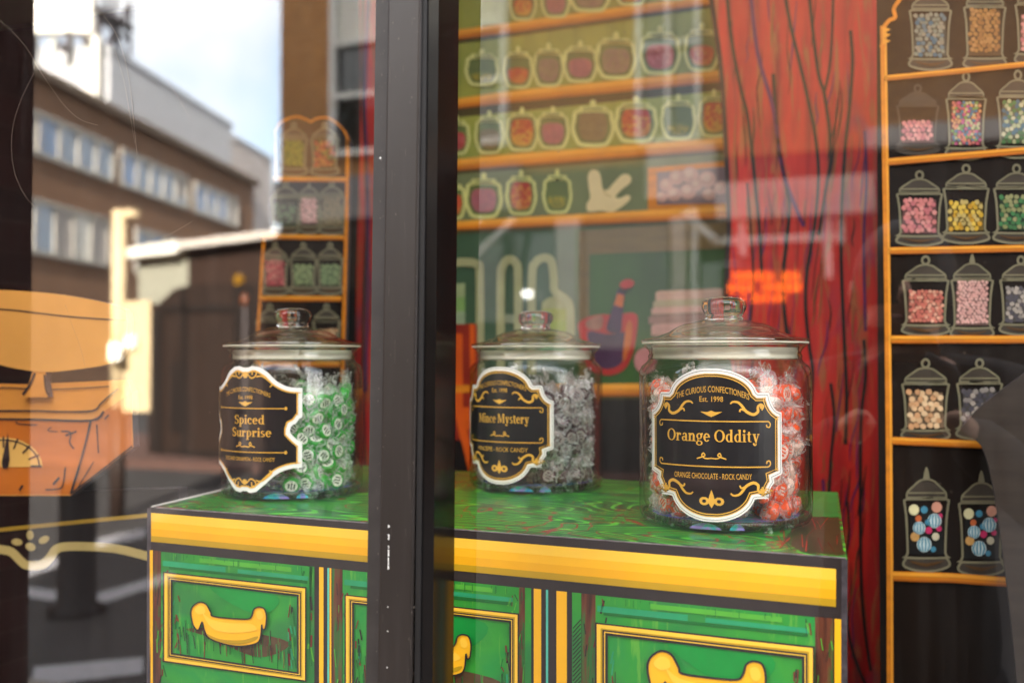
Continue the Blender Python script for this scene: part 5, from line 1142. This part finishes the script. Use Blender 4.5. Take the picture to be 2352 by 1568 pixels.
def wrap_mesh(name, seed, film=None):
    q = random.Random(seed); m = MB(); n = 16; rings = []
    prof = [(-.029, .0115), (-.0245, .0105), (-.020, .007), (-.0165, .003), (-.0135, .0075), (-.0095, .0124), (0, .0134), (.0095, .0124), (.0135, .0075), (.0165, .003), (.020, .007), (.0245, .0105), (.029, .0115)]
    v = []
    for k, (x, r) in enumerate(prof):
        fan = k < 3 or k > len(prof)-4
        for i in range(n):
            a = 2*math.pi*i/n; f = 1+q.uniform(-.22, .22)+(.25*math.cos(i*math.pi) if fan else 0)
            v.append((x+q.uniform(-.0012, .0012)+(.004*math.sin(a*3+seed) if fan else 0), r*f*math.cos(a), (r*f*math.sin(a))*(.45 if fan else .72)))
    for k in range(len(prof)-1):
        for i in range(n): m.add([], [], FILM); m.f.append((k*n+i, k*n+(i+1) % n, (k+1)*n+(i+1) % n, (k+1)*n+i))
    me = bpy.data.meshes.new(name); me.from_pydata(v, [], m.f); me.materials.append(film or FILM); me.update(); return me
WR = [wrap_mesh('wrapper', i) for i in range(6)]; WRC = [wrap_mesh('wrapper', i, FILMC) for i in range(6)]
def fill(jar, view, meshes, label, group, cat, lab_range, hmax, seed, wrap=WR):
    q = random.Random(seed); L = jar.location; spots = []
    for ring_r, step, dz in ((.0755, .0212, .0195), (.052, .026, .024), (.026, .034, .030)):
        z = .021; row = 0
        while z < hmax:
            n = max(3, int(2*math.pi*ring_r/step)); ph = row*.5
            for i in range(n):
                an = 2*math.pi*(i+ph)/n
                rel = (an-0+math.pi) % (2*math.pi)-math.pi        # angle about the jar, 0 towards the street
                face = ((rel+view+math.pi) % (2*math.pi))-math.pi   # 0 towards the camera
                if abs(face) > R(100) and ring_r > .04: continue
                if ring_r > .07 and R(lab_range[0]+14) < face < R(lab_range[1]-14): continue
                if ring_r < .06 and lab_range[0]+26 < math.degrees(face) < lab_range[1]-26: continue
                zz = z+q.uniform(-.004, .004)+(.010*math.cos(an*2+seed))*(z/hmax)
                if zz < .020: zz = .020
                spots.append((ring_r+q.uniform(-.004, .002), rel, zz))
            z += dz; row += 1
    cnt = 0
    for r, an, z in spots:
        me = q.choice(meshes); o = bpy.data.objects.new('wrapped_candy', me); COL.objects.link(o)
        o.location = (L.x+r*math.sin(an), L.y-r*math.cos(an), L.z+z)
        if r > .06:                                        # against the wall: wrapper along the wall, most faces outwards
            o.rotation_euler = (Matrix.Rotation(an, 3, 'Z') @ Matrix.Rotation(q.uniform(-1.5, 1.5), 3, 'Y') @ Matrix.Rotation(R(90)+q.choice((q.uniform(-.5, .5), q.uniform(-1.4, 1.4))), 3, 'X')).to_euler()
        else: o.rotation_euler = Euler((q.uniform(0, 6), q.uniform(0, 6), q.uniform(0, 6)))
        o.scale = (1.0,)*3; setp(o, label, cat, group)
        if wrap:
            w = bpy.data.objects.new('wrapper', q.choice(wrap)); COL.objects.link(w); w.parent = o; w.rotation_euler = (q.uniform(-.3, .3), 0, q.uniform(-.2, .2))
        cnt += 1
    return cnt
J1, v1 = make_jar(671, 1153, 0, 'lidded glass jar of green candies with shield-shaped black label, left of the window post')
J2, v2 = make_jar(1231, 1137, 0, 'lidded glass jar of grey candies with black label, just right of window post')
J3, v3 = make_jar(1665, 1228, 0, 'largest lidded glass jar, orange and white candies, black plaque label, beside red curtain')
def face_angle(v, deg): return -v+R(deg)
label_part(J1, SHIELD, .0775, .083, face_angle(v1, -38), .094, 'Spiced', 'SPICE AND CINNAMON - ROCK CANDY', 'shield', 0)
label_part(J2, PLAQUE, .0775, .0816, face_angle(v2, -31), .094, 'Mince Mystery', 'MINCEPIE - ROCK CANDY', 'plaque', 0)
label_part(J3, PLAQUE, .0775, .0816, face_angle(v3, -8), .094, 'Orange Oddity', 'ORANGE CHOCOLATE - ROCK CANDY', 'plaque', 0)
def cmat(n, rgb, rough=.3): return mat(n, rgb, rough, .15, 300, spec=.5, coat=.3)
WHT = cmat('candy_white', (240, 242, 226)); GRN = cmat('candy_green', (18, 158, 36)); DKM = cmat('candy_dark_mark', (74, 90, 70))
ORG = cmat('candy_orange', (250, 92, 40)); PKW = cmat('candy_pink_white', (240, 206, 190)); PLM = cmat('candy_plum', (62, 24, 34)); GRY = cmat('candy_grey', (168, 156, 152))
G = [candy_mesh('green_candy', GRN, WHT, DKM, i, 0) for i in range(3)]
O_ = [candy_mesh('orange_candy', ORG, PKW, ORG, 0, 0), candy_mesh('orange_candy', PKW, PKW, ORG, 1, 0), candy_mesh('orange_candy', ORG, ORG, PKW, 2, 0)]
P_ = [candy_mesh('plum_candy', PLM, GRY, PLM, i, 0), candy_mesh('plum_candy', PLM, PLM, GRY, 5, 0), candy_mesh('plum_candy', GRY, GRY, PLM, 6, 0)]
n1 = fill(J1, v1, G, 'green and white rock candy in clear twist wrapper inside the shield-labelled jar', 'green candies in the left jar', 'candy', (-86, 10), .150, 1)
n2 = fill(J2, v2, P_, 'plum and grey rock candy in clear twist wrapper inside the middle jar', 'plum candies in the middle jar', 'candy', (-78, 16), .155, 2, WRC)
n3 = fill(J3, v3, O_, 'orange and white rock candy in clear twist wrapper inside the largest jar', 'orange candies in the right jar', 'candy', (-54, 38), .145, 3)
print('candies', n1, n2, n3)
